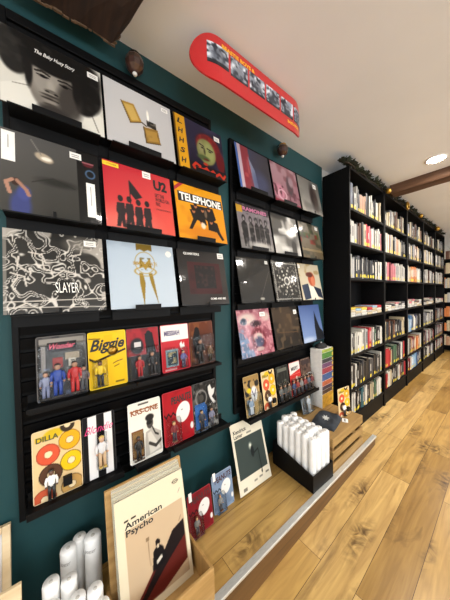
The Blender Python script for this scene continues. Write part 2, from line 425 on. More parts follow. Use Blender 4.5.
# ceiling beams
beam_m = wood('old_dark_beam', '1c100a', '3a2417', 0.8, axis=1, scale=5)
edge_m = mat('torn_pale_wood', '5f4a36', 0.8, var=0.3, scale=60)
def beam(name, x0, x1, y0, y1, zb, zt, m, label, rough=0.0, seed=1, slope=0.0, edge=False, skew=0.0):
    rg = random.Random(seed); nx, ny = 10, 40
    t = empty(name, ((x0+x1)/2, y0, zt)); tag(t, label, 'ceiling beam')
    cx = (x0+x1)/2
    prof = [(x0, zt), (x0, zb+.05), (x0+.012, zb+.015)]
    for k in range(1, nx): prof.append((x0+(x1-x0)*k/nx, zb-.006*math.sin(PI*k/nx)))
    prof += [(x1-.012, zb+.015), (x1, zb+.05), (x1, zt)]
    n = len(prof); b = MB(); vs = []; fs = []
    for j in range(ny+1):
        f = j/ny; y = y0+(y1-y0)*f
        for k, (x, z) in enumerate(prof):
            up = (zt-z)/(zt-zb)
            yy = y-slope*(1-up)*(1 if j == 0 else 0)
            if j == 0 and 0 < k < n-1: yy += rg.uniform(-1, 1)*rough*1.6
            vs.append((x-cx+skew*(1-math.exp(-4*(y0-y)))+(rg.uniform(-1, 1)*rough if k not in (0, n-1) else 0), yy-y0, z-zt+(rg.uniform(-1, 1)*rough*.7 if k not in (0, n-1) else 0)))
    for j in range(ny):
        for k in range(n-1): fs.append((j*n+k, j*n+k+1, (j+1)*n+k+1, (j+1)*n+k))
    fs.append(tuple(range(n))); fs.append(tuple(reversed(range(ny*n, ny*n+n))))
    b.add(vs, fs, 0, False); b.build('timber', m, t)
    if edge:       # pale splintered lip along the sawn end
        e = MB()
        for k in range(1, n-2):
            a, c = Vector(vs[k]), Vector(vs[k+1])
            for q in range(3):
                p = a.lerp(c, (q+.5)/3)+Vector((0, .004*(1), rg.uniform(-.004, .004)))
                s_ = rg.uniform(.003, .008)
                e.box(p.x-s_*1.6, p.x+s_*1.6, p.y-.004, p.y+s_*.6, p.z-s_*.5, p.z+s_*.5)
        e.build('splintered_edge', edge_m, t)
    return t
beam('ceiling_beam', -0.10, 0.275, -0.085, -3.2, 2.315, ceil_z(.1)+.02, beam_m, 'rough dark log beam with a torn end, on the ceiling near the camera', 0.006, 3, 0.05, True, 0.09)
beam2_m = wood('brown_beam', '49301f', '6a4a33', 0.7, axis=1, scale=4)
beam('ceiling_beam', 3.10, 3.31, -0.27, -4.8, 2.345, ceil_z(3.)+.01, beam2_m, 'brown squared beam crossing the ceiling over the bookcases', 0.003, 8)

# ================================================================== DISPLAY PANELS ON THE TEAL WALL
SLOPE = 0.18628
groove_m = mat('slat_face', '040405', 0.55, spec=.1, var=0.12)
def slat_panel(x0, x1, z0, z1, label):
    t = empty('slatwall_panel', ((x0+x1)/2, 0, z0)); tag(t, label, 'display panel', 'black slatted display panels')
    w = x1-x0; h = z1-z0
    b = MB(); b.box(-w/2+.004, w/2-.004, -.008, -.001, .004, h-.004); b.build('back_board', BLACKB, t)
    b = MB(); z = .04
    while z+.05 < h-.02:
        b.hexa([(-w/2+.02, -.011, z), (w/2-.02, -.011, z), (w/2-.02, -.0085, z+.004), (-w/2+.02, -.0085, z+.004),
                (-w/2+.02, -.0195, z+.042), (w/2-.02, -.0195, z+.042), (w/2-.02, -.0085, z+.044), (-w/2+.02, -.0085, z+.044)])
        z += .055
    b.build('slats', groove_m, t)
    for a, c in ((-w/2, -w/2+.0195), (w/2-.0195, w/2)):
        b = MB(); b.box(a, c, -.022, 0, 0, h); b.build('side_rail', BLACK, t, bevel=.002)
    for a, c in ((0, .04), (h-.035, h)):
        b = MB(); b.box(-w/2+.02, w/2-.02, -.021, -.0087, a, c); b.build('cross_rail', BLACK, t, bevel=.002)
    return t
slat_panel(-0.112, 0.80, 0.385, 2.275, 'large black slatted panel on teal wall, left one')
slat_panel(0.943, 1.885, 0.430, 2.232, 'large black slatted panel on teal wall, right one, beside the bookcase')

# figure shelves
def fig_shelf(x0, x1, z, label, yd=.115, lip=.012):
    t = empty('display_shelf', ((x0+x1)/2, -.026, z)); tag(t, label, 'shelf', 'black shelves on the slatted panels')
    w = x1-x0
    b = MB(); b.box(-w/2, w/2, -yd+.03, 0, -.012, 0); b.build('shelf_board', BLACKP, t, bevel=.0015)
    b = MB(); b.box(-w/2, w/2, -yd+.026, -yd+.0295, -.014, lip); b.build('front_lip', BLACKP, t, bevel=.001)
    b = MB(); b.box(-w/2, w/2, -.0005, .0035, -.05, .03); b.build('back_plate', BLACKP, t)
fig_shelf(-.075, .300, .829, 'black shelf under the upper figure packs, left half of left panel', .102, .002)
fig_shelf(.306, .785, .829, 'black shelf under the upper figure packs, right half of left panel', .102, .002)
fig_shelf(-.085, .236, .456, 'black shelf under the ring card and the striped card')
fig_shelf(.292, .452, .441, 'short black shelf under the white card with the brown lettering')
fig_shelf(.470, .83, .452, 'black shelf under the red card, jutting past the left panel')
fig_shelf(.985, 1.806, .405, 'long thin black shelf at the foot of the right panel', .125)

# ------------------------------------------------------------------ record sleeves
def holder(x, z, lip_w, label, hw=.14):
    t = empty('record_holder', (x, -.024, z)); tag(t, label, 'record holder', 'small black record holders')
    b = MB(); b.box(-hw, hw, -.078, -.0005, -.006, -.001); b.build('ledge', BLACKP, t)
    b = MB(); b.box(-lip_w/2, lip_w/2, -.0815, -.0785, -.006, .019); b.build('lip', BLACKP, t, bevel=.001)
    b = MB(); b.box(-hw, hw, -.001, .003, -.05, -.0005); b.build('back_plate', BLACKP, t)

def sleeve(x, z, w, cv, label, h=.315, lip=.13, lip_dx=0, group='records on the slatted panels', hold='', stick=None, m=None, roll=0):
    xc = x+w/2
    t = empty('record_sleeve', (xc, -.089, z+.0015), (-SLOPE, roll, 0)); tag(t, label, 'record', group)
    b = MB(); b.box(-w/2, w/2, 0, .005, 0, h); b.build('jacket', mat('jacket_card', '2a2826', 0.6) , t)
    print_mesh(cv, w, h, -.0004, 'cover_print', m or PRINT_GLOSS, t)
    if stick:
        for (u, v, sw, sh) in stick:
            b = MB(); b.add([((u-.5)*w, -.0009, (1-v)*h), ((u-.5)*w+sw, -.0009, (1-v)*h), ((u-.5)*w+sw, -.0009, (1-v)*h+sh), ((u-.5)*w, -.0009, (1-v)*h+sh)], [(0, 1, 2, 3)])
            k = MB(); k = b.build('price_sticker', WHITE, t)
            q = MB()
            for a in range(2): q.add([((u-.5)*w+sw*.15, -.0012, (1-v)*h+sh*(.25+.3*a)), ((u-.5)*w+sw*.8, -.0012, (1-v)*h+sh*(.25+.3*a)), ((u-.5)*w+sw*.8, -.0012, (1-v)*h+sh*(.37+.3*a)), ((u-.5)*w+sw*.15, -.0012, (1-v)*h+sh*(.37+.3*a))], [(0, 1, 2, 3)])
            q.build('sticker_print', INKGY, k)
    holder(xc+lip_dx, z, lip, 'small black holder under the '+hold, .14 if xc < 1.75 else .09)
    return t
def ltr(t, w, h, *a, **k): return lettering(t, w, h, -.0013, *a, **k)
SW = .315
Z1 = [1.8917, 1.5251, 1.1681]; Z2 = [1.9025, 1.5198, 1.1655, .8074]
X1 = [(-.11, .215, .547), (-.131, .202, .541), (-.124, .209, .548)]
X2 = [(.973, 1.312, 1.650), (.972, 1.309, 1.656), (.967, 1.309, 1.641), (.960, 1.307, 1.650)]
TAG1 = [(.84, .115, .036, .022)]

# 1: grey portrait
c = Cv(110, 110, 'd6d3ca'); c.mottle(4, 1, 'bdb9af', .4, .8)
c.poly([(0, .78), (.25, .60), (.42, .72), (.6, .95), (.85, .62), (1, .72), (1, 1), (0, 1)], 'dedbd2')
c.poly([(.30, .62), (.42, .72), (.55, .92), (.5, 1), (.36, .9)], 'b9b5ab'); c.line([(.25, .6), (.38, .9)], .008, '8b877e'); c.line([(.1, .72), (.3, .66)], .006, '9d998f'); c.line([(.84, .66), (.93, .95)], .008, '97938a')
for (x, y, rx, ry) in ((.16, .22, .22, .30), (.42, .12, .34, .28), (.66, .22, .34, .32), (.82, .46, .17, .28), (.12, .40, .12, .18), (.78, .62, .13, .17)): c.ell(x, y, rx, ry, '262422', .25)
c.mottle(18, 5, '3b3835', .6, .9, .8, (c.a.mean(-1) < .3))
c.ell(.47, .60, .235, .36, '8c867e', .12); c.ell(.40, .50, .15, .24, 'a8a299', .5, al=.85); c.ell(.63, .70, .13, .26, '4a4541', .5, al=.85); c.ell(.47, .92, .15, .10, '4b4642', .5)
c.ell(.47, .30, .26, .10, '262422', .3); c.ell(.24, .48, .035, .2, '2a2725', .5); c.ell(.71, .46, .05, .22, '2a2725', .5)
c.line([(.30, .425), (.36, .405), (.43, .43)], .014, '3a3531'); c.line([(.52, .435), (.60, .42), (.67, .445)], .012, '2b2725')
c.ell(.37, .47, .05, .022, '6a645d', .4); c.ell(.375, .472, .032, .015, '151312', .3); c.ell(.59, .49, .052, .022, '59534d', .4); c.ell(.585, .492, .033, .015, '151312', .3)
c.line([(.31, .465), (.37, .452), (.43, .468)], .006, '24201e'); c.line([(.53, .483), (.59, .47), (.65, .487)], .006, '24201e')
c.ell(.44, .58, .035, .09, 'b8b2a8', .8, al=.6); c.ell(.45, .645, .07, .028, '7a746c', .5); c.ell(.405, .655, .02, .012, '1d1a18', .4); c.ell(.49, .662, .022, .012, '1d1a18', .4)
c.ell(.435, .705, .085, .016, '4b4641', .8); c.ell(.43, .748, .085, .02, '6b645d', .6); c.line([(.355, .752), (.43, .748), (.51, .756)], .006, '2a2522'); c.ell(.43, .785, .07, .018, '9a938a', .6); c.ell(.43, .825, .06, .014, '57514b', .7)
t = sleeve(X1[0][0], Z1[0], SW, c, 'record sleeve with black-and-white portrait of a man with a big afro, top left', hold='black-and-white portrait sleeve', stick=[(.84, .16, .04, .026)], lip=.15)
ltr(t, SW, SW, 'The Baby Huey Story', .30, .135, .70, .205, INKW, bold=.01, shear=.35, name='title_lettering')
# 2: lighter
c = Cv(100, 100, 'c9c7c6').grad('d2d0cf', 'bdbbba', 60)
c.poly([(.22, .27), (.40, .24), (.50, .50), (.33, .58)], 'b08f45'); c.poly([(.25, .30), (.38, .275), (.46, .49), (.35, .54)], 'cdb06a'); c.line([(.22, .27), (.33, .58), (.5, .5)], .008, '6d5423'); c.line([(.5, .5), (.56, .53)], .012, '5a4a30')
c.poly([(.52, .56), (.74, .52), (.77, .76), (.54, .82)], '9a7a3c'); c.poly([(.55, .60), (.72, .565), (.745, .73), (.56, .78)], 'b2924f'); c.mottle(16, 3, '74592b', .55, .8, .6, (np.abs(c.u-.64) < .1)*(np.abs(c.vv-.68) < .1)); c.line([(.52, .56), (.54, .82), (.77, .76)], .008, '5d481f')
c.rect(.58, .42, .72, .53, '77726a'); c.mottle(30, 4, '2b2926', .4, .6, 1, (np.abs(c.u-.65) < .07)*(np.abs(c.vv-.475) < .055))
c.ell(.60, .33, .018, .085, 'f4efe4', .6); c.ell(.605, .37, .01, .045, 'fffaf0', .6)
sleeve(X1[0][1], Z1[0], SW, c, 'pale grey record sleeve with a golden flip lighter, top row', hold='pale grey lighter sleeve', stick=[(.84, .12, .034, .022)], lip=.15)
# 3: blue face, red hair, yellow strip
c = Cv(90, 90, '3a3550'); c.grad('3d3a57', '241f2d', 70); c.mottle(6, 3, '54506f', .5, .9, .6)
c.ell(.66, .40, .27, .26, '7d2a2c', .2); c.mottle(14, 6, '9b3a34', .45, .8, .8, (c.a[..., 0] > .42)); c.ell(.9, .62, .10, .22, '6f2529', .3)
c.ell(.60, .52, .20, .26, '8a8a5c', .15); c.ell(.66, .50, .12, .2, '9da06c', .6); c.ell(.50, .45, .06, .12, 'a09a74', .6, al=.6); c.ell(.52, .66, .13, .05, '5b6a45', .6)
c.line([(.47, .40), (.55, .42)], .012, '2d2422'); c.line([(.63, .44), (.74, .46)], .014, '2d2422'); c.ell(.56, .52, .02, .07, '544d33', .7); c.ell(.58, .68, .06, .018, '6d2f2a', .6); c.ell(.52, .46, .03, .014, '1c1a18', .5); c.ell(.68, .49, .035, .014, '1c1a18', .5)
c.rect(.2, .82, 1, 1, '2a2328'); c.line([(.28, .9), (.34, .83), (.42, .86), (.40, .95), (.30, .93), (.5, .9), (.56, .86), (.62, .93), (.7, .87), (.76, .94), (.84, .88), (.92, .95), (.97, .88)], .022, 'c0452e'); c.ell(.55, .78, .05, .03, 'b5462d', .4)
c.rect(0, 0, .20, 1, 'd8a62b'); c.rect(0, 0, .02, 1, '7a5b1a')
t = sleeve(X1[0][2], Z1[0], SW, c, 'record sleeve with a red-haired greenish face and yellow letter strip, top right of left panel', hold='yellow-strip face sleeve', stick=[(.82, .19, .04, .03)])
for i, ch in enumerate('LHHSH'): ltr(t, SW, SW, ch, .055, .07+.185*i, .155, .17+.185*i, INK, bold=.03, shear=.2, name='letter')
# 4: dark grey
c = Cv(100, 100, '55534f').grad('6d6b69', '45443f', 70); c.rect(.76, 0, 1, 1, '2a2826'); c.ell(.55, .55, .18, .05, '3f3e3a', .9); c.line([(.3, .60), (.5, .5), (.72, .58)], .006, '3b3a36')
c.ell(.42, .25, .09, .055, 'b7ab98', .3, 20); c.ell(.44, .26, .05, .025, 'e8e2d5', .5); c.line([(.30, .05), (.39, .22)], .006, '8d8a84')
c.ell(.20, .92, .09, .18, '4d568c', .5, al=.9); c.ell(.23, .76, .06, .09, '545c92', .5); c.ell(.16, .64, .04, .045, '4a342c', .3); c.line([(.11, .78), (.08, .66), (.13, .62)], .018, 'b58f7c'); c.line([(.27, .78), (.25, .72), (.17, .62)], .018, 'ab8674')
c.ring(.90, .31, .05, .055, .25, '5e7896'); c.ell(.88, .18, .06, .03, '6b3138', .4); c.rect(.82, .15, .94, .165, 'a06a70')
t = sleeve(X1[1][0], Z1[1], SW, c, 'dark grey record sleeve with white label strips, left end of second row', hold='dark grey sleeve', stick=[(.68, .14, .04, .028)], lip=.01)
for (u0, v0, u1, v1) in ((.045, .03, .16, .40), (.845, .44, .945, .92)):
    b = MB(); b.add([((u-.5)*SW, -.0009, (1-v)*SW) for u, v in ((u0, v1), (u1, v1), (u1, v0), (u0, v0))], [(0, 1, 2, 3)]); k = b.build('label_strip', WHITE, t)
    b = MB(); uc = (u0+u1)/2; b.add([((u-.5)*SW, -.0013, (1-v)*SW) for u, v in ((uc-.004, v1-.16), (uc+.004, v1-.16), (uc+.004, v0+.05), (uc-.004, v0+.05))], [(0, 1, 2, 3)]); b.build('strip_print', INKGY, k)
# 5: red with band silhouettes
c = Cv(100, 100, 'c8414a').grad('bf3a48', 'dc6a5a', 60); c.ell(.3, .95, .4, .25, 'e3907f', 1, al=.6)  # pale lower left is a plastic reflection painted into the red
c.line([(.34, .24), (.34, .62)], .006, '2c2a2b'); c.poly([(.34, .22), (.42, .32), (.52, .46), (.41, .52), (.35, .44)], '332f30')
for (x, y, s_) in ((.20, .55, 1), (.32, .54, 1.02), (.45, .56, 1), (.58, .55, 1)):
    c.ell(x, y, .036, .05, '332b2d', .2); c.poly([(x-.05, y+.07), (x+.05, y+.06), (x+.06, y+.22), (x+.045, y+.26), (x+.06, .98), (x+.01, .98), (x, y+.34), (x-.02, .98), (x-.07, .98), (x-.045, y+.25), (x-.065, y+.2)], '3d3234')
t = sleeve(X1[1][1], Z1[1], SW, c, 'red record sleeve with flag bearers in silhouette and U2 lettering', hold='red silhouette sleeve', stick=[(.55, .115, .04, .035)], lip=.16)
ltr(t, SW, SW, 'U2', .71, .10, .93, .275, INK, bold=.05, name='title_lettering')
ltr(t, SW, SW, 'SET THE\nWORLD ON\nFIRE', .72, .33, .95, .54, INK, bold=.015, name='title_lettering')
ltr(t, SW, SW, 'LIVE RECORDINGS', .72, .585, .97, .61, INK, name='title_lettering')
b = MB(); b.add([((u-.5)*SW, -.0009, (1-v)*SW) for u, v in ((0, .085), (.21, .085), (.21, .02), (0, .02))], [(0, 1, 2, 3)]); k = b.build('corner_flash', INKY, t)
ltr(t, SW, SW, 'STICKER', .05, .04, .18, .065, INK, name='flash_lettering').parent = k
# 6: yellow
c = Cv(100, 100, 'e0a323').grad('e2a928', 'dc9a1e', 70); c.mottle(9, 3, 'c98617', .6, .9, .5)
c.ell(.5, .85, .38, .1, 'd08a1c', .8)
for pts in ([(.27, .36), (.75, .34), (.80, .55), (.66, .66), (.55, .58), (.42, .64), (.33, .60)], [(.25, .45), (.38, .44), (.40, .6), (.26, .82), (.20, .82), (.30, .62)], [(.60, .55), (.82, .62), (.86, .80), (.94, .93), (.88, .95), (.78, .80), (.60, .78)], [(.40, .58), (.55, .55), (.58, .7), (.46, .7)]): c.poly(pts, '27201c')
for (x, y) in ((.33, .47), (.52, .42), (.68, .62), (.46, .66), (.38, .37), (.66, .38)): c.ell(x, y, .032, .042, 'b37b56', .3); c.ell(x, y-.03, .034, .028, '2c1c14', .4)
c.ell(.50, .72, .05, .06, 'e0d2bd', .5); c.ell(.58, .48, .03, .08, '7c6a5a', .6)
t = sleeve(X1[1][2], Z1[1], SW, c, 'yellow record sleeve titled TELEPHONE with a tangle of people in black', hold='yellow sleeve', lip=.12)
b = MB(); b.add([((u-.5)*SW, -.0009, (1-v)*SW) for u, v in ((.05, .335), (.98, .315), (.98, .145), (.05, .155))], [(0, 1, 2, 3)]); k = b.build('title_band', INK, t)
ltr(t, SW, SW, 'TELEPHONE', .08, .165, .955, .315, INKW, bold=.035, name='title_lettering').parent = k
b = MB(); b.add([((u-.5)*SW, -.0009, (1-v)*SW) for u, v in ((0, .16), (0, .09), (.10, 0), (.18, 0))], [(0, 1, 2, 3)]); b.build('corner_flash', INKR, t)
# 7: black with white line drawing
c = Cv(120, 120, '3a3936').grad('34332f', '454340', 40)
rg = random.Random(11)
n = c.noise(7, 21)*.6+c.noise(13, 22)*.4
for lv in (.36, .46, .56): c.blend(np.clip(1.4-np.abs(n-lv)/.017, 0, 1)*.95, 'ddd8d0')
c.blend(np.clip((c.noise(5, 77)-.66)/.06, 0, 1)*.8, 'cdc7be')
for k in range(9):
    x, y = rg.uniform(.05, .95), rg.uniform(.05, .95); a = rg.uniform(0, 6)
    c.line([(x, y), (x+.12*math.cos(a), y+.12*math.sin(a)), (x+.2*math.cos(a+.5), y+.2*math.sin(a+.5))], .008, 'cfc9c0')
c.line([(0, .86), (1, .84)], .006, 'cfc9c0'); c.line([(0, .92), (1, .95)], .005, 'cfc9c0'); c.ell(.75, .12, .16, .1, 'a29c93', 1, al=.7); c.rect(0, 0, .025, 1, 'b8b2aa', .6); c.ell(.58, .70, .12, .1, '34332f', .3)  # soft pale oval at upper right is sheen painted into the print
t = sleeve(X1[2][0], Z1[2], SW, c, 'black record sleeve covered in white scribbled line drawing', hold='black line-drawing sleeve', stick=[(.78, .13, .045, .025)], lip=.01)
ltr(t, SW, SW, 'SLAYER', .46, .63, .70, .76, INKW, bold=.0, shear=-.1, name='title_lettering')
# 8: pale blue with gold emblem
c = Cv(100, 100, 'b9c4ce').grad('b4c0cb', 'c3ccd3', 60)
c.poly([(.40, 0), (.64, 0), (.64, .11), (.58, .09), (.52, .12), (.46, .09), (.40, .11)], '8a7430')
c.poly([(.42, .46), (.475, .47), (.50, .62), (.46, .97), (.42, .62)], '9c8439'); c.poly([(.56, .47), (.62, .46), (.64, .60), (.68, .96), (.585, .62)], '9c8439')
c.poly([(.44, .22), (.52, .32), (.60, .22), (.62, .40), (.56, .36), (.52, .42), (.48, .36), (.43, .40)], 'a78d40'); c.ring(.52, .30, .15, .17, .06, 'b39a55', .8); c.ring(.52, .44, .16, .07, .12, 'b39a55', .9); c.mottle(26, 3, '6f5a22', .55, .75, .6, (np.abs(c.u-.53) < .08)*(np.abs(c.vv-.32) < .1))
c.ell(.915, .125, .05, .05, 'ece7de', .1)
t = sleeve(X1[2][1], Z1[2], SW, c, 'pale blue record sleeve with a gold emblem of two long spikes', hold='pale blue sleeve', m=PRINT_CARD, lip=.12)
ltr(t, SW, SW, 'IMMACULATE', .34, .285, .71, .345, GOLDINK, bold=.01, name='title_lettering')
# 9: dark with red frame
c = Cv(90, 90, '35312f').grad('2f2b2a', '47423e', 20); c.rect(.18, .22, .86, .80, '4e2426'); c.mottle(8, 2, '3c2324', .5, .8, .7, (np.abs(c.u-.52) < .34)*(np.abs(c.vv-.51) < .29)); c.rect(.32, .28, .74, .70, '2a2526'); c.mottle(22, 3, '47302f', .5, .8, .8, (np.abs(c.u-.53) < .2)*(np.abs(c.vv-.49) < .2))
t = sleeve(X1[2][2], Z1[2], SW, c, 'near-black record sleeve with a dark red square frame', hold='dark red-square sleeve', stick=[(.85, .115, .044, .034)], lip=.01)
ltr(t, SW, SW, 'QUARTERS', .12, .05, .44, .10, INKW, bold=.02, name='title_lettering'); ltr(t, SW, SW, 'COME AND SEE', .58, .875, .92, .912, INKW, bold=.02, name='title_lettering')

# right panel
# 10
c = Cv(64, 64, '3c3a42').grad('5a5c78', '34323a', 20); c.rect(0, 0, .07, 1, '5577b0'); c.rect(.07, 0, .14, 1, 'c9b7be'); c.poly([(.14, 0), (.36, 0), (.42, 1), (.14, 1)], '9a4650'); c.mottle(9, 2, 'c06a6a', .5, .8, .6, (c.u > .14)*(c.u < .34)); c.poly([(.34, .2), (.5, .5), (.55, 1), (.42, 1)], '9aa3ba', .8); c.ell(.65, .75, .25, .25, '545c80', 1, al=.7)
sleeve(X2[0][0], Z2[0], SW, c, 'dark record sleeve with blue and red stripes down its left, right panel', hold='striped dark sleeve', lip=.16)
# 11
c = Cv(64, 64, 'b08e96').grad('b89aa0', '9a6c78', 80); c.mottle(6, 4, '8f6068', .5, .8, .8); c.ell(.65, .5, .13, .26, '5c4750', .5); c.ell(.72, .36, .1, .14, 'a79098', .6); c.ell(.2, .75, .2, .2, 'c98fa0', .5); c.mottle(12, 9, '6e3f4c', .6, .8, .9, (c.vv > .55)); c.ring(.3, .8, .15, .12, .2, 'd9b4bc'); c.rect(0, .95, 1, 1, 'a03e55')
sleeve(X2[0][1], Z2[0], SW, c, 'dusty pink collage record sleeve, top row of the right panel', hold='dusty pink sleeve', lip=.16)
# 12
c = Cv(64, 64, '8f8c88').grad('75726e', 'aeaaa2', 110); c.ell(.62, .5, .13, .38, '4a3f3c', .8); c.ell(.75, .55, .1, .3, '5d4e49', .9); c.mottle(5, 3, '6f6c67', .5, .9, .6)
sleeve(X2[0][2], Z2[0], SW, c, 'grey record sleeve with a dark smear, jutting past the top of the right panel', hold='grey smeared sleeve', stick=[(.72, .2, .05, .04)], lip=.01)
# 13
c = Cv(70, 70, '77747a').grad('8a8189', '84817e', 90); c.rect(0, 0, 1, .16, '50474c')
for x, w_ in ((.17, .17), (.37, .15), (.54, .14), (.69, .15), (.85, .15)):
    c.poly([(x-w_/2, .46), (x-w_*.2, .40), (x+w_*.2, .40), (x+w_/2, .46), (x+w_*.48, .70), (x+w_*.35, .96), (x+.01, .96), (x, .76), (x-.01, .96), (x-w_*.35, .96), (x-w_*.48, .70)], '262427'); c.ell(x, .33, .05, .075, '1f1d1f', .3); c.ell(x, .345, .028, .045, '8d888a', .4)
c.mottle(10, 31, '5a575a', .6, .85, .5, (c.vv > .2))
c.ell(.6, .9, .35, .08, 'bdb9b2', .9); c.mottle(14, 5, 'a5a09b', .6, .9, .5); c.rect(0, .06, .16, .2, 'c7a13a')
t = sleeve(X2[1][0], Z2[1], SW, c, 'black-and-white record sleeve of a standing band under pink lettering', hold='standing band sleeve', lip=.16)
ltr(t, SW, SW, 'RAMONES', .18, .06, .92, .15, mat('ink_mauve', 'b86a8c', .6), bold=.04, name='title_lettering')
# 14
c = Cv(64, 64, '6a6864'); c.mottle(3, 2, 'c4c1bb', .35, .6); c.mottle(7, 3, 'e0ded8', .5, .75, .9); c.mottle(4, 8, '44423f', .6, .8, .9); c.ell(.65, .45, .14, .1, 'f1efe9', 1)
sleeve(X2[1][1], Z2[1], SW, c, 'record sleeve of black-and-white billowing clouds, right panel', hold='cloud sleeve', lip=.16)
# 15
c = Cv(64, 64, '6c6454').grad('8a8378', '6d6048', 90); c.mottle(8, 3, '4a4a3a', .45, .7, .8); c.mottle(6, 7, '8d3b2f', .6, .75, .8, (c.vv > .3)*(c.vv < .6)); c.mottle(9, 12, '55683f', .6, .8, .8, (c.vv > .2)*(c.vv < .5)); c.rect(0, .75, 1, .8, '9d8c69', .7)
sleeve(X2[1][2], Z2[1], SW, c, 'murky brown, green and red street scene record sleeve, right panel', hold='street scene sleeve', stick=[(.8, .14, .04, .03)], lip=.01)
# 16
c = Cv(64, 64, '2e2c28').grad('35332e', '262420', 80); c.line([(.95, .3), (.65, .8), (.5, 1)], .004, '6b675e'); c.ell(.62, .92, .07, .03, 'a9a59b', .5)  # soft pale oval near the bottom is a highlight painted in
sleeve(X2[2][0], Z2[2], SW, c, 'plain black record sleeve with white glints painted into its print, right panel', hold='plain black sleeve', stick=[(.86, .12, .03, .024)], lip=.01)
# 17
c = Cv(84, 84, '302f2c')
c.ring(.5, .5, .09, .09, .35, 'd8d5cd')
for k in range(8):
    a = k*PI/4
    for r_, s_ in ((.17, .028), (.27, .03), (.36, .02)): c.ell(.5+r_*math.cos(a+r_), .5+r_*math.sin(a+r_), s_, s_, 'c9c6be', .5)
for k in range(24):
    for (u, v) in ((k/23, .05), (k/23, .95), (.05, k/23), (.95, k/23)): c.ell(u, v, .016, .016, 'bdbab2', .5)
c.mottle(26, 4, '8d8a83', .68, .8, .8)
sleeve(X2[2][1], Z2[2], SW, c, 'black record sleeve with a white dotted star pattern, right panel', hold='dotted star sleeve', lip=.01)
# 18
c = Cv(70, 70, 'cfc4ad').grad('bfb59f', 'd8cfbb', 60); c.mottle(9, 3, 'a68f62', .55, .8, .7, (c.vv < .35)); c.ell(.56, .42, .17, .2, 'b5603f', .2); c.ell(.62, .48, .1, .14, 'd08a6a', .5); c.ell(.48, .3, .16, .07, '6e3a2a', .4); c.poly([(.05, .6), (.35, .55), (.45, .95), (.1, 1)], '39465c'); c.poly([(.6, .62), (.95, .7), (1, .98), (.7, .9)], '2f3a4e'); c.poly([(.38, .6), (.6, .64), (.8, 1), (.4, 1)], 'e4ddcf')
sleeve(X2[2][2], Z2[2], SW, c, 'cream record sleeve with painted orange face and navy coat, right panel', hold='cream painted sleeve', stick=[(.0, .13, .03, .03)], lip=.01)
# 19  pink and blue brushwork (abstract)
c = Cv(90, 90, 'b57c86'); c.mottle(4, 2, 'c99aa0', .4, .7); c.mottle(7, 5, '8c4a58', .55, .75, .8); c.poly([(0, .45), (.12, .5), (.3, 1), (0, 1)], '40597a'); c.mottle(9, 7, '6d86a4', .5, .8, .8, (c.u+(.9-c.vv)*.45 < .36)*1.)
c.ell(.28, .2, .25, .12, 'd3c3bb', .6); c.ell(.17, .25, .09, .07, '3d4a5c', .5); c.ell(.85, .18, .14, .1, 'cdb9b2', .6); c.ell(.53, .32, .15, .07, '4b3038', .7); c.ell(.55, .66, .22, .26, '7a2f3e', .3); c.ell(.55, .62, .15, .10, 'c5b8ae', .4); c.ell(.56, .72, .14, .12, '595a72', .5); c.ell(.56, .87, .13, .045, 'b9a49f', .5); c.mottle(22, 9, 'd8a9ac', .62, .85, .6)
sleeve(X2[3][0], Z2[3], SW, c, 'record sleeve smeared in pink, red and blue paint, right panel', hold='pink and blue painted sleeve', stick=[(.68, .17, .055, .03)], lip=.01)
# 20
c = Cv(64, 64, '40362c').grad('5a4b3b', '2f2720', 70); c.mottle(5, 3, '2a221b', .5, .8, .9); c.mottle(9, 5, '7a664c', .65, .85, .7); c.ell(.5, .4, .2, .3, '5f4c38', 1, al=.6); c.line([(.1, .6), (.9, .66)], .01, '6c553b')
sleeve(X2[3][1], Z2[3], SW, c, 'murky dark brown record sleeve, lowest sleeve row of the right panel', hold='murky brown sleeve', stick=[(.83, .2, .04, .034)], lip=.01)
# 21
c = Cv(70, 70, '6279a8').grad('5a70a0', '8da0c2', 100); c.poly([(.62, .62), (.70, .18), (.78, .45), (.86, .66), (1, .8), (1, 1), (.6, 1)], '1f222a'); c.ell(.25, .95, .3, .08, 'b4bfd2', 1)
sleeve(X2[3][2], Z2[3], SW, c, 'sky-blue record sleeve with a black fin shape, right panel', hold='sky-blue fin sleeve', lip=.01)

# ------------------------------------------------------------------ figures on cards
def figure(parent, x, z, h, top, legs, skin='b98a6c', hair='2a1d16', y=-.012, label=None):
    """small standing toy: one body mesh"""
    mt = [mat('toy_'+k, k, .4) for k in (top, legs, skin, hair)]
    s = h/.095; b = MB(); Y = y
    for sx in (-1, 1):
        b.tube([(x+sx*.0062*s, Y, z+.002), (x+sx*.0062*s, Y, z+.024*s), (x+sx*.0055*s, Y, z+.047*s)], [.0046*s, .005*s, .0062*s], 8, 1)
        b.box(x+sx*.0062*s-.0048*s, x+sx*.0062*s+.0048*s, Y-.010*s, Y+.005*s, z, z+.005*s, 3)
        b.tube([(x+sx*.0115*s, Y, z+.072*s), (x+sx*.0155*s, Y-.001, z+.059*s), (x+sx*.0152*s, Y-.004, z+.047*s)], [.0044*s, .0042*s, .0034*s], 8, 0)
        b.sphere((x+sx*.0152*s, Y-.004, z+.044*s), .0036*s, 8, 2)
    b.lathe([(.0095*s, .043*s), (.0098*s, .05*s), (.0105*s, .06*s), (.0125*s, .070*s), (.009*s, .0755*s), (.004*s, .079*s)], 12, Matrix.Translation((x, Y, z)) @ Matrix.Diagonal((1, .62, 1, 1)), 0)
    b.sphere((x, Y, z+.0855*s), .0078*s, 12, 2, 1.2)
    b.sphere((x, Y+.0022*s, z+.0895*s), .0083*s, 12, 3, .85)
    o = b.build('toy_figure', mt, parent)
    if label: o['label'] = label
    return o
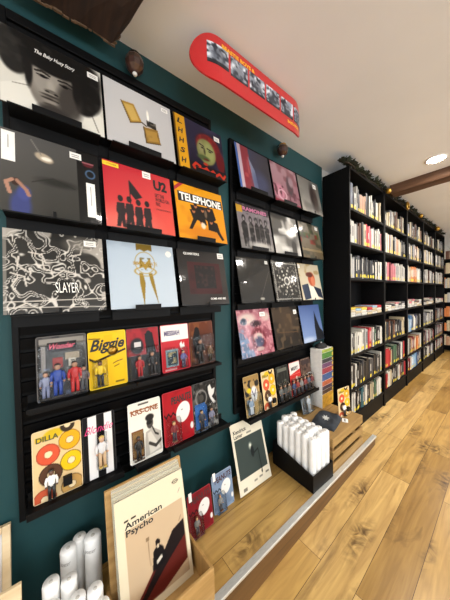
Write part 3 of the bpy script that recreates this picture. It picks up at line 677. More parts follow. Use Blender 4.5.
def blister(parent, x0, x1, z0, z1, d=.028, name='blister'):
    b = MB(); c = .004
    b.hexa([(x0, 0-.001, z0), (x0+c, -d, z0+c), (x0+c, -d, z1-c), (x0, -.001, z1), (x1, -.001, z0), (x1-c, -d, z0+c), (x1-c, -d, z1-c), (x1, -.001, z1)])
    return b.build(name, CLEAR, parent, bevel=.003)
def card(x, z, w, h, cv, label, y=-.062, lean=.10, yaw=0, cat='figure pack', group='carded figures on the shelves', name='figure_card', col='e9e6df', roll=0):
    t = empty(name, (x+w/2, y, z), (-lean, roll, yaw)); tag(t, label, cat, group)
    b = MB()
    r = .008; pts = []
    for (cx, cz, a0) in ((w/2-r, r, -90), (w/2-r, h-r, 0), (-w/2+r, h-r, 90), (-w/2+r, r, 180)):
        for k in range(4): pts.append((cx+r*math.cos(R(a0+30*k)), cz+r*math.sin(R(a0+30*k))))
    b.prism(pts, 0, .0015); b.build('backing_card', mat('card_'+col, col, .6), t)
    print_mesh(cv, w-.006, h-.006, -.0004, 'card_print', PRINT_CARD, t, z0=.003)
    return t
ZA = .8305
# busy five-figure pack
c = Cv(60, 80, '5d5854'); c.mottle(7, 2, '8f8a84', .5, .8); c.mottle(12, 3, '37322f', .5, .8, .8); c.rect(.05, .04, .95, .12, '9a948c'); c.rect(.20, .10, .80, .24, '3a2a2c'); c.rect(.22, .115, .78, .225, '1f1a1c'); c.rect(.08, .16, .16, .6, 'a79c94'); c.rect(.56, .29, .84, .39, 'b5a48e'); c.rect(.3, .36, .5, .5, 'b0453c'); c.rect(.62, .4, .76, .5, 'd8cdbd'); c.rect(.1, .62, .9, .97, '4d4a4c'); c.mottle(14, 8, '8a94b0', .6, .8, .6, (c.vv > .5))
t = card(-.046, ZA, .164, .246, c, 'wide clear figure pack with blue and red suited figures, leftmost on the upper shelf', col='5d5854')
W_, H_ = .164, .246
lettering(t, W_, H_, -.0012, 'Wonder', .25, .125, .76, .215, mat('ink_coral', 'd8546a', .5), bold=.03, shear=.4, name='sign_lettering')
lettering(t, W_, H_, -.0012, '77', .66, .415, .74, .48, INK, bold=.03, name='sign_lettering')
for x, tp, lg in ((-.055, '8b8fa6', '7f84a0'), (-.018, '2b49a0', '2b49a0'), (.037, 'c62f2e', 'c62f2e'), (.068, '6d6468', '57585c')): figure(t, x, .012, .125 if abs(x) < .04 else .10, tp, lg)
blister(t, -W_/2+.004, W_/2-.004, .004, H_-.03, .036)
# yellow
c = Cv(60, 90, 'e8c21e'); c.line([(0, .46), (.15, .52), (1, .36)], .018, '1b1814'); c.line([(0, .10), (.3, .12)], .01, '1b1814', .6); c.rect(.40, .07, .62, .24, 'e2b91a'); c.ell(.63, .36, .15, .10, 'b9ab5e', .4); c.ell(.63, .36, .08, .05, '8d8148', .6); c.line([(.62, .60), (.74, .57), (.9, .55)], .006, '2a241a'); c.line([(.66, .66), (.8, .63)], .006, '2a241a'); c.rect(.68, .93, .92, .955, '8a7720')
t = card(.123, ZA, .152, .243, c, 'bright yellow figure pack with black script lettering', col='e8c21e')
lettering(t, .152, .243, -.0012, 'Biggie', .04, .14, .96, .40, INK, bold=.03, shear=.35, name='title_lettering', rise=.02)
figure(t, -.035, .014, .105, 'e8c21e', '26262c', '6b452f'); blister(t, -.065, -.005, .008, .125)
b = MB(); b.lathe([(.02, 0), (.02, .002)], 20, Matrix.Translation((.02, -.003, .155)) @ Matrix.Rotation(PI/2, 4, 'X')); b.build('medallion', GOLD, t)
# black/red pair
c = Cv(54, 84, '262224'); c.rect(0, 0, 1, .55, 'a82c34'); c.mottle(8, 3, '7d2028', .5, .8, .8, (c.vv < .5)); c.ell(.3, .35, .2, .16, '2c2528', .3); c.poly([(.55, .12), (.8, .1), (.92, .6), (.6, .62)], '1d1a1c'); c.ell(.68, .12, .08, .06, '1d1a1c', .2); c.rect(0, .55, 1, 1, '2f2c2e'); c.rect(.22, .28, .42, .36, 'cfc9c6')
t = card(.276, ZA, .157, .243, c, 'black and red figure pack with two figures, one in red', col='262224')
figure(t, -.025, .012, .10, 'b5262c', 'b5262c'); figure(t, .035, .012, .11, '1c1a1c', '1c1a1c', hair='3a2a20'); blister(t, -.072, .072, .006, .15)
# white and red
c = Cv(54, 84, 'c02c38'); c.rect(0, 0, 1, .34, 'e6e2dd'); c.poly([(.65, .44), (.72, .38), (.76, .46), (.82, .40), (.84, .52), (.68, .54)], 'e8e2dc'); c.rect(.14, .55, .56, .9, '8ea0a4'); c.rect(.18, .59, .52, .86, '3a4a52'); c.mottle(12, 3, 'b8a57a', .5, .7, .9, (np.abs(c.u-.35) < .15)*(np.abs(c.vv-.72) < .12)); c.rect(.1, .95, .5, .97, 'e8b0b0')
t = card(.442, ZA, .16, .243, c, 'white over red figure pack with a small framed picture in front', col='c02c38')
lettering(t, .16, .243, -.0012, 'MESSIAH', .12, .13, .66, .24, mat('ink_violet', '4a3d66', .6), bold=.035, name='title_lettering')
figure(t, .035, .012, .09, '5d5a8c', '33364f'); blister(t, .012, .06, .008, .12); blister(t, -.062, -.004, .012, .125, .02)
# brown
c = Cv(54, 84, '6b3a24').grad('7a4526', '4e2a1c', 80); c.mottle(8, 4, '8d5a34', .55, .8, .8); c.poly([(.2, .2), (.4, .14), (.48, .5), (.42, .85), (.16, .85), (.1, .4)], '1e1614'); c.ell(.3, .18, .09, .07, '1e1614', .3)
t = card(.606, ZA, .158, .243, c, 'brown figure pack with a black-clad figure, right end of the upper shelf', col='6b3a24')
figure(t, -.02, .014, .13, '1b1715', '1b1715'); figure(t, .045, .014, .09, '6d5134', '3c3323'); blister(t, -.07, .072, .006, .17)
# ---- second row
ZB = .4575
def ring_card(nx=60, ny=100):
    c = Cv(nx, ny, 'e0c79c'); c.ell(.42, .08, .2, .07, 'd9bd2c', .3); c.rect(.05, .08, .5, .14, 'd9bd2c')
    for (x, y, col, c2) in ((.30, .36, 'd76a4a', 'a8442e'), (.76, .24, 'e0b22e', 'a87c1c'), (.78, .56, 'e6c322', '8e7414'), (.34, .66, '6a4c38', '3f2a1e'), (.78, .92, 'c8a468', '7e6038'), (.2, .98, 'c96a4a', '9a4430')):
        c.ell(x, y, .245, .15, c2, .03); c.ell(x, y, .225, .138, col, .03); c.ell(x, y, .09, .055, c2, .05); c.ell(x, y, .08, .047, 'ead8b4', .05)
    c.ell(.72, .02, .16, .09, '4e4030', .1); c.ell(.72, .0, .07, .05, 'ead8b4', .1)
    return c
def ring_pack(x, z, w, h, label, **k):
    t = card(x, z, w, h, ring_card(), label, col='e0c79c', **k)
    lettering(t, w, h, -.0012, 'DILLA', .08, .09, .52, .165, mat('ink_olive', '4a4a26', .6), bold=.03, name='title_lettering')
    s = w/.15
    figure(t, -.022*s, .010, .100*s, 'e8e6e2', '1c1b1d', '5d3d2b', '1a1614', y=-.014)
    b = MB(); b.box(.012*s, .04*s, -.022, -.006, .034*s, .066*s); b.build('toy_crate', BLACKP, t)
    return t
ring_pack(-.068, ZB, .156, .262, 'tan figure card printed with coloured rings, bottom left of left panel', y=-.072)
# striped
c = Cv(60, 90, 'e6e3e1'); c.rect(0, 0, .14, 1, '161416'); c.rect(.42, 0, .66, 1, '161416'); c.rect(.93, 0, 1, 1, '161416'); c.rect(.42, .86, .66, .89, 'c9c6c2')
t = card(.092, ZB, .124, .262, c, 'black-and-white striped figure card with pink script', col='161416', y=-.072)
lettering(t, .124, .262, -.0012, 'Blondie', .06, .165, .93, .285, INKPK, bold=.0, shear=.45, name='title_lettering', rise=-.0)
figure(t, .006, .045, .125, 'e9e4e2', 'd9b48c', 'd9a98a', 'd8b55e', y=-.013); blister(t, -.016, .028, .036, .182)
# white, brown letters
c = Cv(64, 90, 'e6e1d6'); c.line([(.30, .035), (.62, .035)], .012, '4a4640'); c.ell(.64, .40, .11, .11, '5c5652', .2); c.ell(.64, .31, .14, .06, '34302e', .3); c.ell(.62, .40, .09, .035, '262422', .3); c.poly([(.50, .55), (.72, .50), (1, .62), (1, .94), (.45, .97), (.46, .7)], 'b9b4ab'); c.poly([(.55, .58), (.66, .56), (.95, .9), (.6, .95)], 'd5d0c6'); c.line([(.72, .5), (.80, .62), (.9, .66)], .018, '2b2826'); c.line([(.6, .76), (.8, .84), (1, .76)], .03, '4d4843'); c.rect(.06, .47, .42, .93, '8a5c34'); c.rect(.09, .5, .39, .90, 'b08a5c'); c.rect(.05, .13, .9, .135, 'a87a4e')
t = card(.273, .4425, .156, .275, c, 'white figure card with brown lettering and a grey portrait', y=-.072)
lettering(t, .156, .275, -.0012, 'KRS-ONE', .08, .115, .92, .21, INKBR, bold=.03, name='title_lettering')
figure(t, -.040, .022, .10, '2a2826', '232224', '5a3a28'); blister(t, -.068, -.014, .016, .14)
# red
def zig_card(bg, bg2, ink):
    c = Cv(60, 90, bg); c.mottle(9, 3, bg2, .5, .8, .6); pts = [(i/8*.62, .44+(.035 if i % 2 else -.035)) for i in range(9)]; c.line(pts, .016, ink)
    c.ell(.66, .45, .26, .19, 'e4e1dc', .05, -20); c.ell(.62, .40, .03, .015, '9a9690', .4); c.ell(.95, .78, .06, .07, 'e4e1dc', .3); return c
t = card(.440, ZB-.003, .170, .268, zig_card('b01f2c', '9a1a26', '1a1416'), 'red figure card with a white oval on the lower left panel shelf', col='b01f2c', y=-.074)
lettering(t, .17, .268, -.0012, 'PEANUTS', .28, .115, .96, .26, INK, bold=.03, name='title_lettering', rise=.02)
figure(t, -.035, .02, .10, '8a2a30', '3d3a44', 'd9a873', '7a5a3a'); b0 = blister(t, -.074, .004, .008, .135, .03)
# black-white
c = Cv(60, 90, '3a3836'); c.mottle(12, 3, '6d6a66', .5, .75); c.mottle(20, 5, '1c1b1a', .55, .75, .8); c.ring(.35, .32, .22, .16, .15, '8f8c88'); c.ell(.35, .32, .1, .08, '57544f', .3); c.poly([(.65, .12), (.75, .08), (.82, .2), (.95, .18), (.9, .3), (.8, .36), (.95, .5), (.85, .52), (.72, .38), (.66, .26)], 'd8d5d0'); c.mottle(14, 8, 'b9b6b1', .6, .75, .9, (c.vv > .5)); c.rect(.06, .44, .48, .94, '4a80bc')
t = card(.612, ZB-.003, .166, .268, c, 'black-and-white figure card with a leaping dancer, right end of lower shelf', col='3a3836', y=-.070)
figure(t, -.035, .016, .105, '3a3c44', '2b2a2c', 'c9a06a'); figure(t, .03, .016, .1, '8a8aa0', '56565e'); blister(t, -.074, -.004, .008, .15, .03)
blister(t, .002, .07, .006, .14, .02)
# blue blister: show only its tray
# ---- right panel row
ZC = .4065
c = Cv(50, 84, 'b59a6a'); c.rect(0, 0, 1, .14, 'a58a5a'); c.mottle(9, 3, '2c2a28', .45, .6, .9, (c.vv > .1)*(c.vv < .5)); c.ell(.62, .48, .22, .2, 'dcdada', .3); c.line([(.5, .4), (.62, .55), (.75, .38)], .02, '55506a'); c.ell(.3, .36, .14, .06, 'd2c02c', .4); c.rect(.1, .6, .5, .95, '8a98a8'); c.mottle(8, 6, '57503a', .5, .8, .8, (c.vv > .55))
t = card(.995, ZC+.006, .142, .262, c, 'tan figure card with white crest shape, first on the right panel shelf', col='b59a6a', y=-.085, lean=.14, group='carded figures on the right panel shelf')
figure(t, -.03, .014, .11, '8fa0b2', 'c8cdd4', 'd9c8b8'); blister(t, -.064, .062, .006, .14)
ring_pack(1.165, ZC+.001, .14, .262, 'tan ring-printed figure card on the shelf of the right panel', y=-.085, lean=.14, group='carded figures on the right panel shelf')
def dark_pack(x, c, label, tops, **k):
    t = card(x, ZC+.001, .142, .262, c, label, y=-.085, lean=.14, group='carded figures on the right panel shelf', **k)
    for i, (tp, lg) in enumerate(tops): figure(t, -.05+.1*i/(len(tops)-1), .010, .115, tp, lg)
    blister(t, -.067, .067, .004, .14)
    return t
c = Cv(50, 84, '2b2c2a'); c.mottle(9, 4, '4c5148', .5, .8); c.rect(.1, .06, .9, .14, '74756c'); c.mottle(14, 7, '87857c', .6, .8, .7, (c.vv > .4))
dark_pack(1.325, c, 'dark figure card with grey figures, third on the right panel shelf', (('6a6a66', '3a3a3c'), ('4c4f4c', '2c2c2e'), ('70655a', '333436')), col='2b2c2a')
c = Cv(50, 84, 'c43a34'); c.rect(0, 0, 1, .36, 'dad6d0'); c.poly([(0, .36), (1, .24), (1, .36)], 'c43a34'); c.mottle(9, 4, '7d2a2c', .5, .8, .7, (c.vv > .5)); c.ell(.6, .5, .1, .06, 'e6dcd4', .4)
t = dark_pack(1.485, c, 'white over red figure card, fourth on the right panel shelf', (('3a4a6e', '2c3040'), ('a03a34', '30303a'), ('8d8a88', '3c3e48')), col='c43a34')
lettering(t, .142, .262, -.0012, 'MISFIT', .16, .14, .8, .25, INK, bold=.03, name='title_lettering')
c = Cv(50, 84, '6a5348'); c.mottle(8, 5, '8d7a6c', .5, .8); c.mottle(12, 6, '372a26', .55, .8, .9); c.rect(.05, .04, .9, .16, '4c3e3c')
dark_pack(1.640, c, 'brown patterned figure card, last on the right panel shelf', (('8c3a34', '33343e'), ('5c6070', '2e2e34'), ('7c2e30', '5a4c44')), col='6a5348')
# ================================================================== THINGS ON THE CEILING AND WALL
# skateboard deck
def skateboard():
    t = empty('skateboard_deck', (.942, -.305, 2.314), (-PI/2, R(-1.0), 0)); tag(t, 'red skateboard deck with a strip of photographs, hanging upright just under the ceiling', 'skateboard')
    Ld, Wd = .83, .20; nx, ny = 64, 14
    def half(u):      # half width along the length
        e = min(u, 1-u)*Ld; r = .105
        return Wd/2*(math.sqrt(max(0, 1-(1-min(e/r, 1))**2)))
    def zz(u):
        d = max(0, .17-u, u-.83); return 1.8*d*d
    b = MB(); vs = []; fs = []
    for i in range(nx+1):
        u = i/nx; u = .5-.5*math.cos(PI*u); hw = max(half(u), .004)
        for j in range(ny+1):
            v = j/ny*2-1; y = v*hw; cz = .006*(abs(y)/(Wd/2))**2
            vs.append(((u-.5)*Ld, y, zz(u)-cz*0-.0045)); 
    n1 = len(vs)
    vs += [(x, y, z+.009) for x, y, z in vs]
    for i in range(nx):
        for j in range(ny):
            a = i*(ny+1)+j; fs.append((a, a+1, a+ny+2, a+ny+1)); fs.append((n1+a, n1+a+ny+1, n1+a+ny+2, n1+a+1))
    for i in range(nx):
        for j in (0, ny):
            a = i*(ny+1)+j; fs.append((a, a+ny+1, n1+a+ny+1, n1+a))
    for j in range(ny):
        a = j; fs.append((a, a+1, n1+a+1, n1+a)); a = nx*(ny+1)+j; fs.append((a, a+1, n1+a+1, n1+a))
    b.add(vs, fs, 0, False); b.build('deck', mat('red_deck_gloss', 'c01820', .3, coat=.6, var=.04), t)
    # six photographs in a strip, following the deck's bend
    U0, U1 = .075, .985
    for k in range(6):
        u0 = U0+(U1-U0)*k/6+.004; u1 = U0+(U1-U0)*(k+1)/6-.010
        c = Cv(26, 30, '9098a4'); c.mottle(5, 20+k, 'dde2ea', .45, .7); c.mottle(6, 40+k, '24262e', .55, .75, .9); c.ell(.5, .6, .3, .35, '4a4e58', .6, al=.6); c.mottle(9, 60+k, '3c4048', .6, .8, .8); c.rect(0, .82 if k < 1 else .9, 1, 1, '23252a', .8)
        me = bpy.data.meshes.new('photo'); P = []; 
        for r_ in range(30):
            for q in range(26):
                u = u0+(u1-u0)*q/25; v = .052-.092*r_/29+(0.006 if k == 0 else 0)
                hw = half(u)-.008; vv = max(-hw, min(hw, v))
                P.append(((u-.5)*Ld, -vv-.004, zz(u)-.0052))
        idx = np.arange(780).reshape(30, 26); F = np.stack([idx[:-1, :-1], idx[:-1, 1:], idx[1:, 1:], idx[1:, :-1]], -1).reshape(-1, 4)
        me.from_pydata(P, [], F.tolist()); at = me.color_attributes.new('ink', 'FLOAT_COLOR', 'POINT'); a = c.a; l = np.where(a <= .04045, a/12.92, ((a+.055)/1.055)**2.4)
        rg_ = np.ones((780, 4)); rg_[:, :3] = l.reshape(-1, 3); at.data.foreach_set('color', rg_.ravel()); me.materials.append(PRINT_CARD)
        o = bpy.data.objects.new('photograph', me); COL.objects.link(o); o.parent = t
    def dtext(s, u0, u1, v0, v1):
        vs, fs = text_geo(s, .045, 0.0)
        P = []
        for a, b_ in vs:
            u = u0+a*(u1-u0); v = v0+b_*(v1-v0); P.append(((u-.5)*Ld, -v, zz(u)-.0053))
        k = MB(); k.add(P, fs); k.build('lettering', mat('deck_yellow', 'f0b428', .5), t)
    dtext('BEASTIE BOYS &', .17, .43, .059, .078)
    dtext('BASTARDS', .76, .90, -.068, -.051)
    for sx in (-.22, .06):
        b = MB(); b.tube([(sx, -.094, .008), (sx, -.102, .004), (sx, -.110, .004), (sx, -.1165, .006)], .003, 8); b.build('hanger', METAL, t)
skateboard()

def ornament(x, z, label, gold):
    t = empty('hanging_bauble', (x, -.055, z)); tag(t, label, 'ornament', 'dark baubles above the slatted panels')
    m = mat('bauble_brown', '3c2218', .35, coat=.5, var=.5, scale=40, bump=.4)
    b = MB(); b.lathe([(.006, -.046), (.02, -.042), (.036, -.026), (.042, -.004), (.038, .016), (.026, .032), (.012, .04)], 10, smooth=False); b.build('ball', m, t)
    b = MB(); b.lathe([(.030, .026), (.026, .038), (.012, .046), (.004, .05)], 12); b.build('cap', GOLD if gold else BLACKP, t)
    b = MB(); b.lathe([(.008, -.056), (.011, -.048), (.008, -.042)], 10); b.build('tip', mat('bauble_tip', 'd8d6d0', .3), t)
    b = MB(); b.tube([(0, 0, .048), (0, .025, .056), (0, .055, .05)], .003, 6); b.build('wall_hook', BLACKP, t)
ornament(.348, 2.312, 'dark brown bauble high on the teal wall above the left panel', False)
ornament(1.441, 2.322, 'dark bauble with a gold cap high on the teal wall above right panel', True)

# ================================================================== BOOKCASES
BX0, BW, BD, BTOP = 2.112, .872, .25, 2.338
SHZ = [.089, .331, .646, .993, 1.355, 1.675, 1.984]
def bookcase():
    t = empty('bookcase', (BX0+BW/2, -BD, -.075)); z0 = .075
    w = BW-.004
    for a, c in ((-w/2, -w/2+.02), (w/2-.02, w/2)):
        b = MB(); b.box(a, c, 0, BD-.002, 0, BTOP+z0); b.build('side_panel', BLACKB, t, bevel=.0015)
    b = MB(); b.box(-w/2+.0205, w/2-.0205, BD-.012, BD-.003, .02, BTOP+z0-.02); b.build('back_panel', BLACKB, t)
    for z in SHZ:
        b = MB(); b.box(-w/2+.0205, w/2-.0205, .004, BD-.0125, z+z0-.022, z+z0); b.build('shelf', BLACKB, t, bevel=.0015)
    b = MB(); b.box(-w/2+.0205, w/2-.0205, .001, BD-.0125, BTOP+z0-.022, BTOP+z0-.0005); b.build('top_panel', BLACKB, t, bevel=.0015)
    b = MB(); b.box(-w/2+.0205, w/2-.0205, .012, .028, 0, SHZ[0]+z0-.0225); b.build('plinth', BLACKB, t)
    return t
BAYN = ['nearest', 'second', 'third', 'fourth', 'fifth']
BL = ['tall black bookcase nearest to the teal wall, its bare side facing the camera', 'tall black bookcase, second from the teal wall',
      'tall black bookcase, third from the teal wall, middle of the row', 'tall black bookcase, fourth from the teal wall', 'tall black bookcase at the far end of the row']
bc = bookcase()
for i in range(5):
    o = bc if i == 0 else copy_tree(bc)
    o.location.x = BX0+BW/2+i*BW
    tag(o, BL[i], 'bookcase', 'row of tall black bookcases')
# bookcase standing across the end of the room
t = empty('bookcase', (6.56, -.60, -.075)); tag(t, 'black bookcase standing across the far end, facing the camera', 'bookcase')
for a in (-.62, .60):
    b = MB(); b.box(0, .28, a, a+.02, 0, 2.1); b.build('side_panel', BLACKB, t)
b = MB(); b.box(.27, .28, -.599, .599, 0, 2.1); b.build('back_panel', BLACKB, t)
for z in (.15, .45, .75, 1.05, 1.35, 1.65, 1.95):
    b = MB(); b.box(.002, .269, -.599, .599, z-.02, z); b.build('shelf', BLACKB, t)

PAGES = mat('book_pages', 'd9d0bd', .8, var=.1, scale=90)
STICK = mat('yellow_spine_sticker', 'd8c038', .6)
PAL = {'white': 'c2beb4', 'cream': 'b5a688', 'black': '17171a', 'charcoal': '34353a', 'grey': '86868a', 'red': 'a51d2a', 'tan': 'a98063', 'navy': '2a3854', 'blue': '4d7299',
       'teal': '2b5a62', 'pink': 'b56a72', 'brown': '5a3a2a', 'orange': 'c0713a', 'yellow': 'd3b63e', 'green': '3f5f48', 'pale grey': 'a6a4a0', 'maroon': '6a2028', 'magenta': 'c23a86', 'pale blue': '8fb0c8'}
BM = {k: mat('cover_'+k.replace(' ', '_'), v, .45, var=.08) for k, v in PAL.items()}
def book_mesh(w, h, d, band, stick, lying=False):
    """spine at -y, origin bottom centre of the spine edge; slots: cover, pages, sticker, title band"""
    b = MB(); c = min(.003, w*.12); p = .004
    b.box(-w/2, -w/2+c, .003, d, 0, h, 0); b.box(w/2-c, w/2, .003, d, 0, h, 0)
    r = w*.18
    pts = [(-w/2, .0035), (-w/2+r, .0008), (0, 0), (w/2-r, .0008), (w/2, .0035), (w/2, .0065), (-w/2, .0065)]
    n = len(pts); vs = [(x, y, 0) for x, y in pts]+[(x, y, h) for x, y in pts]
    b.add(vs, [tuple(reversed(range(n))), tuple(range(n, 2*n))]+[(i, (i+1) % n, (i+1) % n+n, i+n) for i in range(n)], 0)
    b.box(-w/2+c, w/2-c, .0065, d-p, p*.5, h-p, 1)
    x = w/2-r-.0005
    if stick: b.add([(-x, -.0002, .012), (x, -.0002, .012), (x, -.0002, .012+min(.03, w*1.1)), (-x, -.0002, .012+min(.03, w*1.1))], [(0, 1, 2, 3)], 2)
    if band:
        z0, z1 = band; xx = x*.55
        b.add([(-xx, -.0002, h*z0), (xx, -.0002, h*z0), (xx, -.0002, h*z1), (-xx, -.0002, h*z1)], [(0, 1, 2, 3)], 3)
    return b
ORD = ['first', 'second', 'third', 'fourth', 'fifth', 'sixth', 'seventh', 'eighth', 'ninth', 'tenth', 'eleventh', 'twelfth', 'thirteenth', 'fourteenth', 'fifteenth', 'sixteenth', 'seventeenth', 'eighteenth', 'nineteenth', 'twentieth'] + ['twenty-first', 'twenty-second', 'twenty-third', 'twenty-fourth', 'twenty-fifth', 'twenty-sixth', 'twenty-seventh', 'twenty-eighth', 'twenty-ninth', 'thirtieth', 'thirty-first', 'thirty-second', 'thirty-third', 'thirty-fourth', 'thirty-fifth']
ROWN = ['bottom', 'second', 'third', 'fourth', 'fifth', 'sixth', 'top']
ROWP = ['bottom shelf', 'second shelf up', 'third shelf up', 'middle shelf', 'third shelf down', 'second shelf down', 'top shelf']
BAYP = ['nearest bookcase', 'second bookcase', 'third bookcase', 'fourth bookcase', 'fifth bookcase']
MIX = {  # palettes per (bay,row); falls back to the row default
    (0, 6): ['navy', 'charcoal', 'white', 'black', 'charcoal', 'tan', 'tan', 'black', 'white', 'black', 'charcoal', 'black', 'white', 'cream', 'brown', 'black'],
    (0, 5): ['white', 'white', 'pale grey', 'black', 'brown', 'black', 'cream', 'red', 'red', 'pink', 'white', 'charcoal', 'white', 'white', 'pale grey', 'white', 'pink', 'white'],
    (0, 4): ['white', 'pale grey', 'pale grey', 'black', 'charcoal', 'black', 'white', 'black', 'black', 'charcoal', 'black', 'charcoal', 'black', 'black', 'white', 'black'],
    (0, 2): ['white', 'white', 'black', 'white', 'white', 'white', 'white', 'pale grey', 'red', 'red', 'white', 'green', 'black', 'charcoal'],
    (0, 1): ['white', 'black', 'white', 'black', 'black', 'charcoal', 'black', 'black', 'charcoal', 'black', 'black', 'black', 'charcoal', 'black'],
    (0, 0): ['white', 'white', 'black', 'black', 'black', 'teal', 'charcoal', 'white', 'black', 'black', 'cream', 'black', 'green', 'black'],
    (1, 4): ['white', 'pink', 'maroon', 'pink', 'pink', 'pale grey', 'white', 'charcoal', 'white', 'white'],
    (1, 2): ['cream', 'charcoal', 'brown', 'black', 'brown', 'charcoal', 'black', 'charcoal', 'charcoal'],
    (1, 1): ['red', 'red', 'cream', 'black', 'green', 'black', 'black', 'navy', 'white', 'black'],
    (1, 0): ['red', 'white', 'cream', 'black', 'charcoal', 'black', 'white', 'maroon', 'black', 'charcoal'],
    (2, 4): ['white', 'cream', 'orange', 'tan', 'orange', 'white', 'white', 'charcoal'],
    (2, 2): ['pale grey', 'pale blue', 'blue', 'charcoal', 'white', 'navy', 'black', 'charcoal'],
    (2, 1): ['white', 'black', 'tan', 'maroon', 'cream', 'orange', 'tan'],
    (2, 0): ['maroon', 'white', 'pale blue', 'pale blue', 'blue', 'navy', 'charcoal'],
}
DEF = {6: ['white', 'cream', 'charcoal', 'black', 'brown', 'black', 'grey', 'charcoal'], 5: ['white', 'cream', 'pale grey', 'black', 'charcoal', 'black', 'grey', 'tan', 'charcoal'], 4: ['charcoal', 'white', 'black', 'grey', 'brown', 'pale grey'],
       2: ['charcoal', 'black', 'white', 'black', 'brown', 'grey', 'charcoal'], 1: ['black', 'charcoal', 'white', 'maroon', 'black', 'brown', 'grey'], 0: ['white', 'charcoal', 'maroon', 'black', 'black', 'grey']}
random.seed(5)
far = MB(); far_m = list(BM.values())+[PAGES, STICK, WHITE]; far_i = {k: i for i, k in enumerate(BM)}
nbook = 0
def put_far(bm, M, col):
    mi = far_i[col]
    o = len(far.v); far.v += [tuple(M @ Vector(v)) for v in bm.v]
    for f, m in zip(bm.f, bm.m): far.f.append([i+o for i in f]); far.m.append([mi, len(BM), len(BM)+1, len(BM)+2][m]); far.sm.append(False)
def thickness(w): return 'thick ' if w > .052 else ('thin ' if w < .026 else '')
for bay in range(5):
    for row in (6, 5, 4, 2, 1, 0):
        x = BX0+bay*BW+.024; xe = BX0+(bay+1)*BW-.024
        gap = (BTOP if row == 6 else SHZ[row+1])-.022-SHZ[row]
        pal = MIX.get((bay, row)); k = 0; nb = 0
        n_t = {0: 22, 1: 22, 2: 22}.get(bay, 22)
        fixed = pal is not None
        while True:
            col = pal[int(k*len(pal)/n_t) % len(pal)] if fixed else random.choice(DEF[row])
            k += 1
            w = random.choice([.018, .024, .028, .034, .04, .046, .056]) if bay < 3 else random.uniform(.018, .042)
            if col == 'red': w = max(w, .04)
            if x+w > xe: break
            if row == 6 and random.random() < .12: x += random.uniform(.02, .05)
            if x+w > xe: break
            h = min(gap-.02, random.uniform(.175, .23)) if row != 6 else min(gap-.03, random.uniform(.15, .24))
            if row == 0: h = min(h, random.uniform(.165, .205))
            bm = book_mesh(w-.0015, h, random.uniform(.13, .165), (random.uniform(.3, .4), random.uniform(.7, .9)) if random.random() < .4 else None, random.random() < .6)
            loc = (x+w/2, -BD+.012+random.uniform(0, .012), SHZ[row]+.0008)
            if bay < 2 or (bay == 2 and nbook < 268):
                band = BM['white'] if col in ('black', 'charcoal', 'navy', 'red', 'maroon', 'brown', 'teal', 'green', 'blue') else BM['charcoal']
                o = bm.build('book', [BM[col], PAGES, STICK, band], None, loc)
                tag(o, f'{thickness(w)}{col} book, {ORD[nb]} from left on {ROWP[row]} of {BAYP[bay]}', 'book', 'books on the tall black bookcases'); nbook += 1
            else: put_far(bm, Matrix.Translation(loc), col)
            nb += 1; x += w
        # flat stacks on the middle shelf
    row = 3; cols = [['white', 'cream', 'pale grey'], ['blue', 'pale blue', 'teal', 'magenta', 'orange', 'yellow', 'white', 'red']]
    slot = 0; x = BX0+bay*BW+.03
    while x+.13 < BX0+(bay+1)*BW-.02:
        z = SHZ[3]+.0008; n = random.choice([3, 3, 4])
        for q in range(n):
            th = random.choice([.02, .024, .028]); col = random.choice(cols[0] if q < n-1 else cols[1]) if bay == 0 else random.choice(['white', 'cream', 'white', 'pale grey'] if q < n-1 else ['maroon', 'white', 'charcoal', 'pink'])
            bm = book_mesh(th-.001, .125, .18, None, False)
            M = Matrix.Translation((x+.0625, -BD+.014+random.uniform(0, .006), z+th/2)) @ Matrix.Rotation(R(90), 4, 'Y') @ Matrix.Translation((0, 0, -.0625))
            if bay < 2 and nbook < 296:
                o = bm.build('book', [BM[col], PAGES, STICK, BM['charcoal']]); o.matrix_world = M
                tag(o, f'{col} book lying flat, {ORD[q]} up in the {ORD[slot]} stack of {BAYP[bay]}', 'book', 'books lying in stacks on the middle shelf'); nbook += 1
            else: put_far(bm, M, col)
            z += th
        slot += 1; x += .134
# far end bookcase contents
for z in (.15, .45, .75, 1.05, 1.35, 1.65, 1.95):
    y = -.01
    while y > -1.15:
        w = random.uniform(.03, .07); bm = book_mesh(w-.002, random.uniform(.16, .22), .15, None, False)
        if y-w < -1.19: break
        put_far(bm, Matrix.Translation((6.575, y-w/2, z-.0742)) @ Matrix.Rotation(R(-90), 4, 'Z'), random.choice(['white', 'cream', 'cream', 'tan', 'orange', 'brown', 'pale grey'])); y -= w
o = far.build('distant_books', far_m); tag(o, 'mass of smaller books filling the farther bookcases', 'books', None, 'stuff')

